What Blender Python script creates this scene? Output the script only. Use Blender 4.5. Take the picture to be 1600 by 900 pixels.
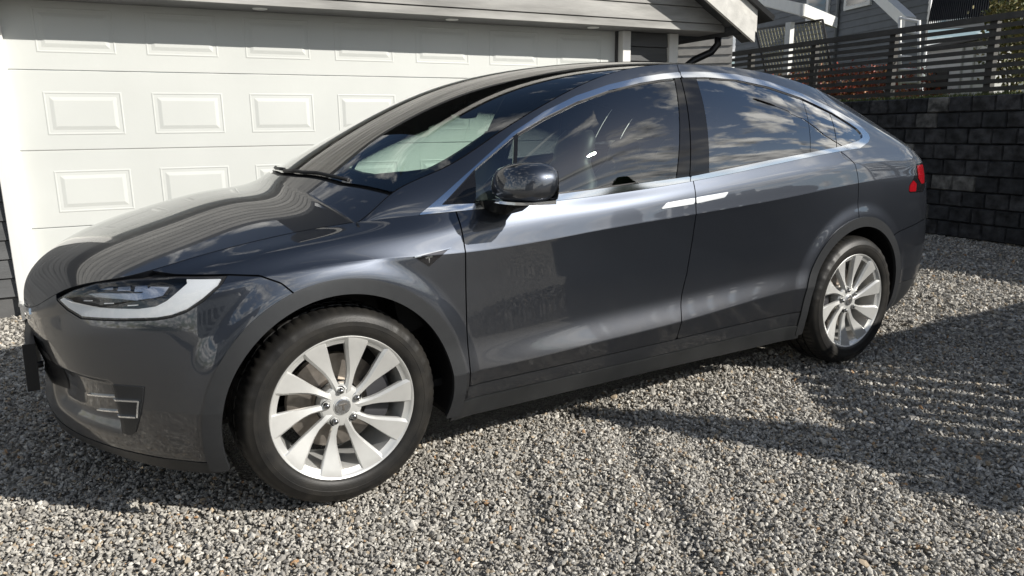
import bpy, bmesh, math, random
from mathutils import Vector, Matrix
import numpy as np
for o in list(bpy.data.objects): bpy.data.objects.remove(o, do_unlink=True)
SC = bpy.context.scene
COL = SC.collection
R = math.radians
# ------------------------------------------------------------------ camera
cam = bpy.data.cameras.new('camera'); cam_o = bpy.data.objects.new('camera', cam); COL.objects.link(cam_o)
CAM = Vector((-.7946, -3.3885, 1.3375))
yaw, pit, roll = .5544, -.2129, -.0127
fw = Vector((math.sin(yaw)*math.cos(pit), math.cos(yaw)*math.cos(pit), math.sin(pit)))
rt = Vector((math.cos(yaw), -math.sin(yaw), 0)); up = rt.cross(fw)
rt2 = rt*math.cos(roll)+up*math.sin(roll); up2 = -rt*math.sin(roll)+up*math.cos(roll)
M = Matrix((rt2, up2, -fw)).transposed().to_4x4(); M.translation = CAM
cam_o.matrix_world = M
cam.sensor_width = 36; cam.lens = 1146.87/1600*36; cam.clip_start = .05; cam.clip_end = 2000
SC.camera = cam_o
# ------------------------------------------------------------------ sky with broken cloud, and the sun
SUN_AZ, SUN_EL = R(54), R(30)                  # azimuth measured from +x towards -y
sun_dir = Vector((math.cos(SUN_EL)*math.cos(SUN_AZ), -math.cos(SUN_EL)*math.sin(SUN_AZ), math.sin(SUN_EL)))
W = bpy.data.worlds.new('World'); SC.world = W; W.use_nodes = True
nt = W.node_tree; nt.nodes.clear()
def wn(t, **k):
    n = nt.nodes.new(t)
    for a, b in k.items(): setattr(n, a, b)
    return n
sky = wn('ShaderNodeTexSky', sky_type='NISHITA', sun_disc=False)
sky.sun_elevation = SUN_EL; sky.sun_rotation = math.atan2(sun_dir.x, sun_dir.y); sky.air_density = 1.0; sky.dust_density = .25; sky.ozone_density = 1.5
tc = wn('ShaderNodeTexCoord'); sep = wn('ShaderNodeSeparateXYZ'); nt.links.new(tc.outputs['Generated'], sep.inputs[0])
zz = wn('ShaderNodeMath', operation='ADD'); nt.links.new(sep.outputs['Z'], zz.inputs[0]); zz.inputs[1].default_value = .30
zm = wn('ShaderNodeMath', operation='MAXIMUM'); nt.links.new(zz.outputs[0], zm.inputs[0]); zm.inputs[1].default_value = .05
dv = wn('ShaderNodeVectorMath', operation='DIVIDE'); nt.links.new(tc.outputs['Generated'], dv.inputs[0])
cb = wn('ShaderNodeCombineXYZ')
for i in range(3): nt.links.new(zm.outputs[0], cb.inputs[i])
nt.links.new(cb.outputs[0], dv.inputs[1])
nz = wn('ShaderNodeTexNoise'); nz.inputs['Scale'].default_value = 5.2; nz.inputs['Detail'].default_value = 10; nz.inputs['Roughness'].default_value = .60; nz.inputs['Distortion'].default_value = .25
nt.links.new(dv.outputs[0], nz.inputs['Vector'])
cr = wn('ShaderNodeValToRGB'); cr.color_ramp.elements[0].position = .495; cr.color_ramp.elements[1].position = .60
cv = wn('ShaderNodeMath', operation='MULTIPLY_ADD'); nt.links.new(sep.outputs['Z'], cv.inputs[0]); cv.inputs[1].default_value = -.17; cv.inputs[2].default_value = .085     # cumulus crowd towards the horizon
ca_ = wn('ShaderNodeMath', operation='ADD'); nt.links.new(cv.outputs[0], ca_.inputs[0]); nt.links.new(nz.outputs['Fac'], ca_.inputs[1])
nt.links.new(ca_.outputs[0], cr.inputs[0])
nz2 = wn('ShaderNodeTexNoise'); nz2.inputs['Scale'].default_value = 9.0; nz2.inputs['Detail'].default_value = 5
nt.links.new(dv.outputs[0], nz2.inputs['Vector'])
cc = wn('ShaderNodeValToRGB'); cc.color_ramp.elements[0].color = (4.5, 4.7, 5.0, 1); cc.color_ramp.elements[1].color = (19., 18.6, 17.6, 1)
cc.color_ramp.elements[0].position = .35; cc.color_ramp.elements[1].position = .62
nt.links.new(nz2.outputs['Fac'], cc.inputs[0])
mx = wn('ShaderNodeMix', data_type='RGBA'); nt.links.new(cr.outputs[0], mx.inputs[0]); nt.links.new(sky.outputs[0], mx.inputs[6]); nt.links.new(cc.outputs[0], mx.inputs[7])
bg = wn('ShaderNodeBackground'); bg.inputs[1].default_value = .068; nt.links.new(mx.outputs[2], bg.inputs[0])
wo = wn('ShaderNodeOutputWorld'); nt.links.new(bg.outputs[0], wo.inputs[0])
sl = bpy.data.lights.new('sun', 'SUN'); sl.energy = 5.0; sl.angle = R(.5); sl.color = (1, .955, .88)
so = bpy.data.objects.new('sun', sl); COL.objects.link(so); so.location = sun_dir*60
so.rotation_euler = sun_dir.to_track_quat('Z', 'Y').to_euler()
SC.view_settings.view_transform = 'Standard'; SC.view_settings.look = 'None'; SC.view_settings.gamma = 1; SC.view_settings.exposure = .36
SC.view_settings.use_curve_mapping = False
SC.render.engine = 'CYCLES'
SC.cycles.transparent_max_bounces = 24; SC.cycles.max_bounces = 10
# ------------------------------------------------------------------ materials
def lin(h): 
    h = h.lstrip('#'); c = [int(h[i:i+2], 16)/255 for i in (0, 2, 4)]
    return tuple(x/12.92 if x <= .04045 else ((x+.055)/1.055)**2.4 for x in c)
def mat(name, col, rough=.5, metal=0., coat=0., coat_r=.03, spec=.5, var=0., vscale=8., bump=0., bscale=60., col2=None, stretch=None, trans=0., ior=1.45, emit=None):
    m = bpy.data.materials.new(name); m.use_nodes = True; t = m.node_tree; b = t.nodes['Principled BSDF']
    b.inputs['Base Color'].default_value = (*col, 1); b.inputs['Roughness'].default_value = rough; b.inputs['Metallic'].default_value = metal
    b.inputs['Coat Weight'].default_value = coat; b.inputs['Coat Roughness'].default_value = coat_r; b.inputs['Specular IOR Level'].default_value = spec; b.inputs['IOR'].default_value = ior
    b.inputs['Transmission Weight'].default_value = trans
    if emit: b.inputs['Emission Color'].default_value = (*emit[0], 1); b.inputs['Emission Strength'].default_value = emit[1]
    tcn = None
    if var or bump:
        tcn = t.nodes.new('ShaderNodeTexCoord'); mp = t.nodes.new('ShaderNodeMapping'); t.links.new(tcn.outputs['Object'], mp.inputs[0])
        if stretch: mp.inputs['Scale'].default_value = stretch
    if var:
        n = t.nodes.new('ShaderNodeTexNoise'); n.inputs['Scale'].default_value = vscale; n.inputs['Detail'].default_value = 6; t.links.new(mp.outputs[0], n.inputs['Vector'])
        mr = t.nodes.new('ShaderNodeMapRange'); mr.inputs[1].default_value = .3; mr.inputs[2].default_value = .7; t.links.new(n.outputs['Fac'], mr.inputs[0])
        mi = t.nodes.new('ShaderNodeMix'); mi.data_type = 'RGBA'; t.links.new(mr.outputs[0], mi.inputs[0])
        c2 = col2 or tuple(c*(1+var) for c in col); c1 = col if col2 else tuple(c*(1-var) for c in col)
        mi.inputs[6].default_value = (*c1, 1); mi.inputs[7].default_value = (*c2, 1); t.links.new(mi.outputs[2], b.inputs['Base Color'])
    if bump:
        n2 = t.nodes.new('ShaderNodeTexNoise'); n2.inputs['Scale'].default_value = bscale; n2.inputs['Detail'].default_value = 4; t.links.new(mp.outputs[0], n2.inputs['Vector'])
        bu = t.nodes.new('ShaderNodeBump'); bu.inputs['Strength'].default_value = bump; bu.inputs['Distance'].default_value = .01; t.links.new(n2.outputs['Fac'], bu.inputs['Height']); t.links.new(bu.outputs[0], b.inputs['Normal'])
    return m
def glass_mat(name, tint, refl=1.0, ior=1.52):
    m = bpy.data.materials.new(name); m.use_nodes = True; t = m.node_tree; t.nodes.clear()
    tr = t.nodes.new('ShaderNodeBsdfTransparent'); tr.inputs[0].default_value = (*tint, 1)
    gl = t.nodes.new('ShaderNodeBsdfGlossy'); gl.inputs['Roughness'].default_value = .0; gl.inputs[0].default_value = (1, 1, 1, 1)
    fr = t.nodes.new('ShaderNodeFresnel'); fr.inputs[0].default_value = ior
    mu = t.nodes.new('ShaderNodeMath'); mu.operation = 'MULTIPLY_ADD'; mu.inputs[1].default_value = 1.55*refl; mu.inputs[2].default_value = .015; mu.use_clamp = True; t.links.new(fr.outputs[0], mu.inputs[0])
    mi = t.nodes.new('ShaderNodeMixShader'); t.links.new(mu.outputs[0], mi.inputs[0]); t.links.new(tr.outputs[0], mi.inputs[1]); t.links.new(gl.outputs[0], mi.inputs[2])
    o = t.nodes.new('ShaderNodeOutputMaterial'); t.links.new(mi.outputs[0], o.inputs[0])
    return m
# ------------------------------------------------------------------ object helpers
def tag(o, label=None, cat=None, group=None, kind=None):
    if label: o['label'] = label
    if cat: o['category'] = cat
    if group: o['group'] = group
    if kind: o['kind'] = kind
    return o
def empty(name, loc=(0, 0, 0), rz=0, parent=None):
    o = bpy.data.objects.new(name, None); COL.objects.link(o); o.location = loc; o.rotation_euler = (0, 0, rz); o.empty_display_size = .1
    if parent: o.parent = parent
    return o
def link(name, me, m=None, parent=None, loc=None, rz=None):
    o = bpy.data.objects.new(name, me); COL.objects.link(o)
    if m is not None and not me.materials: me.materials.append(m)
    if parent: o.parent = parent
    if loc: o.location = loc
    if rz is not None: o.rotation_euler = (0, 0, rz)
    return o
class MB:
    """collects boxes, bars, lofts; build() links ONE mesh"""
    def __init__(s): s.v = []; s.f = []; s.sm = []
    def add(s, vs, fs, smooth=False):
        b = len(s.v); s.v += [tuple(v) for v in vs]; s.f += [[b+i for i in f] for f in fs]; s.sm += [smooth]*len(fs); return s
    def box(s, lo, hi, T=None, bev=0):
        x0, y0, z0 = lo; x1, y1, z1 = hi
        if not bev:
            vs = [(x0, y0, z0), (x1, y0, z0), (x1, y1, z0), (x0, y1, z0), (x0, y0, z1), (x1, y0, z1), (x1, y1, z1), (x0, y1, z1)]
            fs = [(3, 2, 1, 0), (4, 5, 6, 7), (0, 1, 5, 4), (1, 2, 6, 5), (2, 3, 7, 6), (3, 0, 4, 7)]
        else:
            b = bev; vs = []; 
            for z, k in ((z0, b), (z0+b, 0), (z1-b, 0), (z1, b)):
                vs += [(x0+k+(b if not k else 0)*0, y0+k, z), (x1-k, y0+k, z), (x1-k, y1-k, z), (x0+k, y1-k, z)]
            # chamfer the upright edges through 8-point rings
            vs = []
            for z, k in ((z0, b), (z0+b, 0), (z1-b, 0), (z1, b)):
                vs += [(x0+b, y0+k, z), (x1-b, y0+k, z), (x1-k, y0+b, z), (x1-k, y1-b, z), (x1-b, y1-k, z), (x0+b, y1-k, z), (x0+k, y1-b, z), (x0+k, y0+b, z)]
            fs = [tuple(range(7, -1, -1)), tuple(range(24, 32))]
            for r in range(3):
                for i in range(8): fs.append((r*8+i, r*8+(i+1) % 8, r*8+8+(i+1) % 8, r*8+8+i))
        if T: vs = [T(*v) for v in vs]
        return s.add(vs, fs)
    def tube(s, pts, rad, n=8, T=None, cap=True):
        pts = [Vector(p) for p in pts]; rad = rad if hasattr(rad, '__len__') else [rad]*len(pts)
        rings = []; ref = None
        for i, p in enumerate(pts):
            d = (pts[min(i+1, len(pts)-1)]-pts[max(i-1, 0)]).normalized()
            if ref is None: ref = d.orthogonal().normalized()
            ref = (ref-d*ref.dot(d)).normalized(); b = d.cross(ref)
            rings.append([p+(ref*math.cos(2*math.pi*k/n)+b*math.sin(2*math.pi*k/n))*rad[i] for k in range(n)])
        vs = [v for r in rings for v in r]; fs = []
        for i in range(len(pts)-1):
            for k in range(n): fs.append((i*n+k, i*n+(k+1) % n, (i+1)*n+(k+1) % n, (i+1)*n+k))
        if T: vs = [T(*v) for v in vs]
        s.add(vs, fs, True)
        if cap: s.add([vs[i] for i in range(n)], [tuple(range(n-1, -1, -1))]); s.add(vs[-n:], [tuple(range(n))])
        return s
    def loft(s, rings, closed=True, smooth=True, cap=True):
        n = len(rings[0]); vs = [v for r in rings for v in r]; fs = []
        for i in range(len(rings)-1):
            for k in range(n if closed else n-1): fs.append((i*n+k, i*n+(k+1) % n, (i+1)*n+(k+1) % n, (i+1)*n+k))
        s.add(vs, fs, smooth)
        if cap and closed: s.add(rings[0], [tuple(range(n-1, -1, -1))], smooth); s.add(rings[-1], [tuple(range(n))], smooth)
        return s
    def lathe(s, prof, n=64, axis='y', T=None, smooth=True):
        """prof: list of (radius, depth); axis of revolution is y; depth positive = outward (-y)"""
        vs = []; fs = []; m = len(prof)
        for i in range(n):
            a = 2*math.pi*i/n
            for r, d in prof: vs.append((r*math.cos(a), -d, r*math.sin(a)))
        for i in range(n):
            for j in range(m-1): fs.append((i*m+j, ((i+1) % n)*m+j, ((i+1) % n)*m+j+1, i*m+j+1))
        if T: vs = [T(*v) for v in vs]
        return s.add(vs, fs, smooth)
    def mesh(s, name):
        me = bpy.data.meshes.new(name); me.from_pydata(s.v, [], s.f); me.polygons.foreach_set('use_smooth', s.sm); me.update(); return me
    def build(s, name, m, parent=None, fix=True, sharp=None):
        me = s.mesh(name)
        if fix:
            bm = bmesh.new(); bm.from_mesh(me); bmesh.ops.remove_doubles(bm, verts=bm.verts, dist=1e-5); bmesh.ops.recalc_face_normals(bm, faces=bm.faces); bm.to_mesh(me); bm.free()
        if sharp: me.set_sharp_from_angle(angle=R(sharp))
        return link(name, me, m, parent)
# ------------------------------------------------------------------ numeric helpers for the car's skin
def spline(knots, vals, q):
    """natural cubic spline, vals (n,d)"""
    k = np.asarray(knots, float); v = np.asarray(vals, float)
    if v.ndim == 1: v = v[:, None]
    n = len(k); h = np.diff(k)
    A = np.zeros((n, n)); r = np.zeros((n, v.shape[1])); A[0, 0] = A[-1, -1] = 1
    for i in range(1, n-1):
        A[i, i-1] = h[i-1]; A[i, i] = 2*(h[i-1]+h[i]); A[i, i+1] = h[i]
        r[i] = 6*((v[i+1]-v[i])/h[i]-(v[i]-v[i-1])/h[i-1])
    m = np.linalg.solve(A, r)
    q = np.clip(np.asarray(q, float), k[0], k[-1])
    i = np.clip(np.searchsorted(k, q, side='right')-1, 0, n-2)
    t = (q-k[i])[:, None]; hi = h[i][:, None]
    b = (v[i+1]-v[i])/hi-hi*(2*m[i]+m[i+1])/6
    return v[i]+b*t+m[i]/2*t*t+(m[i+1]-m[i])/(6*hi)*t**3
def pchip(knots, vals, q):
    """monotone cubic along axis 0; knots (n,), vals (n,...)"""
    k = np.asarray(knots, float); v = np.asarray(vals, float)
    h = np.diff(k).reshape((-1,)+(1,)*(v.ndim-1)); d = np.diff(v, axis=0)/h
    m = np.zeros_like(v); m[0] = d[0]; m[-1] = d[-1]
    s = d[:-1]*d[1:]; w1 = 2*h[1:]+h[:-1]; w2 = h[1:]+2*h[:-1]
    with np.errstate(divide='ignore', invalid='ignore'):
        hm = (w1+w2)/(w1/d[:-1]+w2/d[1:])
    m[1:-1] = np.where(s > 0, hm, 0)
    q = np.asarray(q, float)
    i = np.clip(np.searchsorted(k, q, side='right')-1, 0, len(k)-2)
    sh = (-1,)+(1,)*(v.ndim-1)
    hh = np.diff(k)[i].reshape(sh); t = ((q-k[i])/np.diff(k)[i]).reshape(sh)
    return ((1+2*t)*(1-t)**2*v[i]+t*(1-t)**2*hh*m[i]+t*t*(3-2*t)*v[i+1]+t*t*(t-1)*hh*m[i+1])
def sstep(a, b, x):
    t = np.clip((x-a)/(b-a), 0, 1); return t*t*(3-2*t)
# ------------------------------------------------------------------ the car's skin (metres; nose towards -x, left side is y<0, here built with y>0)
WR, WB, WZ = .368, 2.965, .365
# belts round the body from nose centre (y=0) to tail centre, bottom to top
RINGS = [
 # bottom edge
 [(-.905,0,.235),(-.862,.265,.235),(-.76,.52,.235),(-.62,.755,.23),(-.445,.915,.225),(0,.925,.215),(.49,.925,.215),(1.1,.925,.215),(1.66,.925,.215),(2.3,.925,.21),(2.965,.925,.22),(3.42,.895,.235),(3.77,.765,.26),(3.91,.45,.27),(3.94,0,.27)],
 [(-.92,0,.30),(-.873,.275,.30),(-.775,.545,.30),(-.63,.77,.295),(-.45,.935,.285),(0,.965,.29),(.49,.952,.288),(1.1,.952,.29),(1.66,.952,.293),(2.3,.952,.293),(2.965,.96,.30),(3.43,.918,.30),(3.82,.785,.31),(3.97,.46,.32),(4.0,0,.32)],
 [(-.915,0,.37),(-.873,.29,.37),(-.783,.56,.37),(-.637,.782,.365),(-.453,.948,.355),(0,.982,.35),(.49,.970,.35),(1.1,.972,.353),(1.66,.972,.36),(2.3,.972,.37),(2.965,.978,.38),(3.44,.932,.38),(3.87,.80,.38),(4.03,.48,.38),(4.06,0,.38)],
 [(-.905,0,.45),(-.868,.30,.45),(-.787,.575,.45),(-.645,.79,.45),(-.455,.957,.45),(0,.990,.44),(.49,.980,.415),(1.1,.986,.43),(1.66,.988,.452),(2.3,.986,.495),(2.965,.986,.50),(3.45,.944,.49),(3.89,.815,.48),(4.06,.49,.48),(4.09,0,.48)],
 [(-.925,0,.53),(-.885,.30,.535),(-.797,.58,.55),(-.65,.79,.56),(-.45,.952,.57),(0,.988,.58),(.49,.967,.55),(1.1,.958,.56),(1.66,.958,.58),(2.3,.966,.61),(2.965,.988,.62),(3.45,.950,.62),(3.90,.82,.60),(4.075,.49,.60),(4.105,0,.60)],
 [(-.94,0,.61),(-.895,.30,.62),(-.80,.575,.66),(-.645,.785,.70),(-.44,.938,.72),(0,.978,.74),(.49,.970,.74),(1.1,.968,.75),(1.66,.968,.77),(2.3,.970,.79),(2.965,.978,.83),(3.45,.942,.83),(3.90,.812,.81),(4.07,.49,.80),(4.10,0,.80)],
 [(-.944,0,.655),(-.896,.29,.685),(-.792,.56,.755),(-.635,.768,.805),(-.435,.912,.85),(0,.960,.885),(.49,.976,.872),(1.1,.981,.902),(1.66,.982,.932),(2.3,.979,.968),(2.965,.966,1.01),(3.45,.926,1.02),(3.88,.797,1.01),(4.05,.48,1.01),(4.08,0,1.01)],
 [(-.9445,0,.66),(-.8965,.29,.69),(-.792,.559,.76),(-.635,.767,.81),(-.435,.907,.855),(0,.955,.895),(.49,.9765,.887),(1.1,.983,.917),(1.66,.984,.947),(2.3,.980,.983),(2.965,.964,1.03),(3.45,.922,1.04),(3.88,.794,1.03),(4.045,.48,1.03),(4.075,0,1.03)],
 [(-.946,0,.675),(-.897,.285,.715),(-.789,.557,.80),(-.63,.755,.85),(-.44,.862,.90),(0,.900,.962),(.49,.949,.970),(1.1,.9645,.998),(1.66,.9675,1.032),(2.3,.961,1.082),(2.965,.940,1.13),(3.45,.893,1.13),(3.87,.775,1.10),(4.02,.46,1.11),(4.04,0,1.115)],
 [(-.945,0,.69),(-.893,.28,.735),(-.78,.55,.835),(-.62,.735,.885),(-.44,.797,.932),(0,.80,1.0),(.49,.908,1.035),(1.1,.938,1.057),(1.66,.943,1.092),(2.3,.934,1.153),(2.965,.903,1.208),(3.45,.848,1.205),(3.84,.735,1.165),(3.965,.44,1.175),(3.98,0,1.18)],
]
RAIL = [(.13,.815,1.003),(.20,.815,1.05),(.27,.80,1.098),(.52,.785,1.195),(.75,.77,1.31),(1.03,.75,1.445),(1.34,.73,1.563),(1.60,.715,1.615),(1.88,.708,1.632),(2.27,.698,1.625),(2.79,.672,1.565),(3.27,.64,1.447),(3.70,.60,1.285),(3.90,.58,1.19)]
# centre line of bonnet, screen, roof, tailgate (x,z)
CENTRE = [(-.945,.69),(-.935,.765),(-.90,.83),(-.85,.875),(-.78,.915),(-.66,.965),(-.42,1.035),(-.16,1.09),(.02,1.12),(.10,1.165),(.34,1.30),(.60,1.425),(.94,1.555),(1.32,1.64),(1.74,1.68),(2.2,1.68),(2.8,1.62),(3.3,1.505),(3.72,1.335),(3.90,1.23),(3.98,1.18)]
NT, NK = 540, 116
def lower_skin():
    R = np.array(RINGS)                                    # (nr, nc, 3)
    ref = R[5]; s = np.r_[0, np.cumsum(np.linalg.norm(np.diff(ref[:, :2], axis=0), axis=1))]
    q = np.linspace(0, s[-1], NT)
    rings = np.array([spline(s, r, q) for r in R])         # (nr, NT, 3)
    kk = np.array([0, .6, 1.3, 2.1, 3.1, 4.6, 5.75, 5.95, 6.8, 7.8])
    kq = np.sort(np.r_[np.linspace(0, kk[-1], NK-2), kk[3], kk[7]])
    P = np.zeros((NK, NT, 3))                              # creases stay sharp at the low swage and the character line
    for a_, b_ in ((0, 3), (3, 7), (7, 9)):
        m_ = (kq >= kk[a_]-1e-9) & (kq <= kk[b_]+1e-9); P[m_] = pchip(kk[a_:b_+1], rings[a_:b_+1], kq[m_])
    # swelling round the wheel openings
    for cx in (0, WB):
        r = np.hypot(P[..., 0]-cx, P[..., 2]-WZ)
        P[..., 1] += .012*(1-sstep(.475, .56, r))*(P[..., 1] > .6)
    A = spline(s, ref, q)                                  # domain coordinate along the body
    a = np.r_[0, np.cumsum(np.linalg.norm(np.diff(A[:, :2], axis=0), axis=1))]
    a = a-np.interp(.49, A[100:, 0], a[100:])+.49
    U = np.stack([np.broadcast_to(a, P.shape[:2]), P[..., 2]], -1)
    # scooped corner intake of the front bumper
    dep = .028*sstep(-1.36, -1.22, U[..., 0])*(1-sstep(-.815, -.79, U[..., 0]))*sstep(.325, .40, U[..., 1])*(1-sstep(.515, .54, U[..., 1]))
    n = grid_normals(P)
    P = P-n*dep[..., None]
    return P, U, rings[-1]
def edge_curves():
    """belt line and roof rail with a shared parameter, from the bonnet's rear corner to the tail"""
    R = np.array(RINGS[-1]); b = spline(np.r_[0, np.cumsum(np.linalg.norm(np.diff(np.array(RINGS[5])[:, :2], axis=0), axis=1))], R, np.linspace(0, 1, 4000)*np.sum(np.linalg.norm(np.diff(np.array(RINGS[5])[:, :2], axis=0), axis=1)))
    return b
def resample(c, n, key=None):
    d = np.r_[0, np.cumsum(np.linalg.norm(np.diff(c, axis=0), axis=1))]
    q = np.linspace(0, d[-1], n) if key is None else np.interp(key, np.linspace(0, 1, len(d)), d)
    return np.stack([np.interp(q, d, c[:, i]) for i in range(3)], -1)
def rail_curve(n=1500):
    r = np.array(RAIL); s = np.r_[0, np.cumsum(np.linalg.norm(np.diff(r, axis=0), axis=1))]
    return spline(s, r, np.linspace(0, s[-1], n))
NS, NG = 560, 66
def side_glass_skin():
    b = edge_curves(); rl = rail_curve()
    i0 = np.argmin(np.linalg.norm(b-rl[0], axis=1)); i1 = np.argmin(np.linalg.norm(b-np.array([3.90, .66, 1.165]), axis=1))
    seg = b[i0:i1+1]; rl = rl.copy(); rl[0] = seg[0]
    lo = resample(seg, NS); up = resample(rl, NS)
    w = np.linspace(0, 1, NG)[:, None, None]
    P = lo[None]*(1-w)+up[None]*w
    h = np.linalg.norm(up-lo, axis=1)
    bul = (np.minimum(h, .5)*.075)[None, :]*(4*w[..., 0]*(1-w[..., 0]))
    P[..., 1] += bul*.92; P[..., 2] += bul*.4
    U = P[..., [0, 2]].copy()
    return P, U
NY = 49
def top_skin():
    b = edge_curves(); rl = rail_curve()
    i0 = np.argmin(np.linalg.norm(b-rl[0], axis=1))
    e = np.r_[b[:i0], rl, [(3.94, .50, 1.178), (3.96, .40, 1.1755), (3.972, .2, 1.179), (3.98, .0, 1.18)]]
    d = np.r_[0, np.cumsum(np.linalg.norm(np.diff(e, axis=0), axis=1))]
    e = np.stack([np.interp(np.linspace(0, d[-1], 520), d, e[:, i]) for i in range(3)], -1)
    c = np.array(CENTRE); cs = np.r_[0, np.cumsum(np.linalg.norm(np.diff(c, axis=0), axis=1))]
    cc = spline(cs, c, np.linspace(0, cs[-1], 3000))
    # bow: where the edge sits at x, the centre line sits further forward (screen and tailgate curve in plan)
    bow = np.interp(e[:, 0], [-.95, -.6, -.1, .13, .27, .6, 1.2, 1.8, 2.6, 3.3, 3.9, 3.98], [0, .0, .05, .10, .17, .17, .10, 0, -.03, -.07, -.06, 0])
    # centre point for each edge point
    mono = np.maximum.accumulate(e[:, 0]-bow); mono = mono+np.arange(len(mono))*1e-7
    mono = -.945+(mono-mono[0])/(mono[-1]-mono[0])*(.945+3.98)
    zc = np.interp(mono, cc[:, 0]+np.arange(3000)*1e-9, cc[:, 1])
    v = np.linspace(0, 1, NY)                               # 0 centre .. 1 edge
    y = np.sin(v*np.pi/2)**.9
    y = .5*v+.5*y
    Y = y[:, None]*e[None, :, 1]
    s2 = y[:, None]**2.3
    X = mono[None]*(1-y[:, None]**2)+e[None, :, 0]*y[:, None]**2
    Z = zc[None]*(1-s2)+e[None, :, 2]*s2
    P = np.stack([X, Y, Z], -1)[::-1]                       # edge first so that normals agree with the other skins
    U = np.stack([P[..., 0], P[..., 1], np.broadcast_to(y[::-1, None], P.shape[:2])], -1)
    return P, U
def grid_normals(P):
    du = np.gradient(P, axis=1); dv = np.gradient(P, axis=0)
    n = np.cross(dv, du); l = np.linalg.norm(n, axis=-1, keepdims=True); n = n/np.maximum(l, 1e-12)
    bad = l[..., 0] < 1e-10
    if bad.any():
        good = ~bad
        idx = np.argwhere(bad)
        for i, j in idx:
            jj = j+1 if j < P.shape[1]//2 else j-1
            n[i, j] = n[i, jj]
    return n
def grid_faces(m, n):
    i = np.arange(m*n).reshape(m, n)
    return np.stack([i[:-1, :-1], i[1:, :-1], i[1:, 1:], i[:-1, 1:]], -1).reshape(-1, 4)
class Skin:
    def __init__(s, P, U):
        m, n = P.shape[:2]
        N = grid_normals(P)
        N[np.abs(P[..., 1]) < 1e-6, 1] = 0; N /= np.linalg.norm(N, axis=-1, keepdims=True)
        s.V = P.reshape(-1, 3); s.U = U.reshape(-1, U.shape[-1]); s.F = grid_faces(m, n); s.N = N.reshape(-1, 3); s.shape = (m, n)
# ------------------------------------------------------------------ ground
def gravel_base():
    m = bpy.data.materials.new('gravel_bed'); m.use_nodes = True; t = m.node_tree; b = t.nodes['Principled BSDF']; b.inputs['Roughness'].default_value = .9
    tcn = t.nodes.new('ShaderNodeTexCoord')
    vo = t.nodes.new('ShaderNodeTexVoronoi'); vo.inputs['Scale'].default_value = 90; t.links.new(tcn.outputs['Object'], vo.inputs['Vector'])
    ra = t.nodes.new('ShaderNodeValToRGB'); t.links.new(vo.outputs['Color'], ra.inputs[0])
    ra.color_ramp.elements[0].color = (.17, .16, .14, 1); ra.color_ramp.elements[1].color = (.42, .39, .34, 1)
    t.links.new(ra.outputs[0], b.inputs['Base Color'])
    bu = t.nodes.new('ShaderNodeBump'); bu.invert = True; bu.inputs['Strength'].default_value = 1; bu.inputs['Distance'].default_value = .02; t.links.new(vo.outputs['Distance'], bu.inputs['Height']); t.links.new(bu.outputs[0], b.inputs['Normal'])
    return m
RUTS = [((.83, -.85), (.03, -2.2), .013), ((1.33, -.95), (.52, -2.3), .017), ((1.75, -.95), (1.0, -1.9), .009), ((2.3, -1.3), (1.4, -2.6), .010)]
def height(x, y):                      # shallow ruts and unevenness of the drive
    z = -.012+.008*np.sin(x*2.1+.6*y)*np.sin(y*1.7-.4*x)+.006*np.sin(5.1*x+2.2*y)
    for (xa_, ya_), (xb_, yb_), dp_ in RUTS:
        L2 = math.hypot(xb_-xa_, yb_-ya_); ux_, uy_ = (xb_-xa_)/L2, (yb_-ya_)/L2; al = (x-xa_)*ux_+(y-ya_)*uy_; ds = (x-xa_)*-uy_+(y-ya_)*ux_+.03*np.sin(al*5)
        z = z+dp_*sstep(-.3, .1, al)*sstep(-.3, .1, L2-al)*(-np.exp(-(ds/.055)**2)+.75*np.exp(-((ds-.12)/.06)**2)+.55*np.exp(-((ds+.13)/.06)**2))
    return z
GRV = gravel_base()
b = MB(); b.add([(-400, -400, -.07), (400, -400, -.07), (400, 400, -.07), (-400, 400, -.07)], [(0, 1, 2, 3)])
g = b.build('ground', GRV); tag(g, kind='structure')
gx, gy = np.arange(-7, 9.3, .08), np.arange(-6, 3.5, .08); GX, GY = np.meshgrid(gx, gy, indexing='ij'); GZ = height(GX, GY)-.010
me = bpy.data.meshes.new('driveway'); GFa = grid_faces(len(gx), len(gy))[:, ::-1]
me.from_pydata(np.stack([GX, GY, GZ], -1).reshape(-1, 3).tolist(), [], GFa.tolist()); me.update()
if me.polygons[0].normal.z < 0: me.flip_normals()
tag(link('driveway', me, GRV), kind='structure')
rng = np.random.default_rng(7)
ICO = None
def ico():
    p = (1+5**.5)/2
    v = np.array([(-1, p, 0), (1, p, 0), (-1, -p, 0), (1, -p, 0), (0, -1, p), (0, 1, p), (0, -1, -p), (0, 1, -p), (p, 0, -1), (p, 0, 1), (-p, 0, -1), (-p, 0, 1)])/math.sqrt(1+p*p)
    f = np.array([(0, 11, 5), (0, 5, 1), (0, 1, 7), (0, 7, 10), (0, 10, 11), (1, 5, 9), (5, 11, 4), (11, 10, 2), (10, 7, 6), (7, 1, 8), (3, 9, 4), (3, 4, 2), (3, 2, 6), (3, 6, 8), (3, 8, 9), (4, 9, 5), (2, 4, 11), (6, 2, 10), (8, 6, 7), (9, 8, 1)])
    return v, f
def octa():
    v = np.array([(1, 0, 0), (-1, 0, 0), (0, 1, 0), (0, -1, 0), (0, 0, 1), (0, 0, -1.)]); f = np.array([(0, 2, 4), (2, 1, 4), (1, 3, 4), (3, 0, 4), (2, 0, 5), (1, 2, 5), (3, 1, 5), (0, 3, 5)]); return v, f
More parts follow.
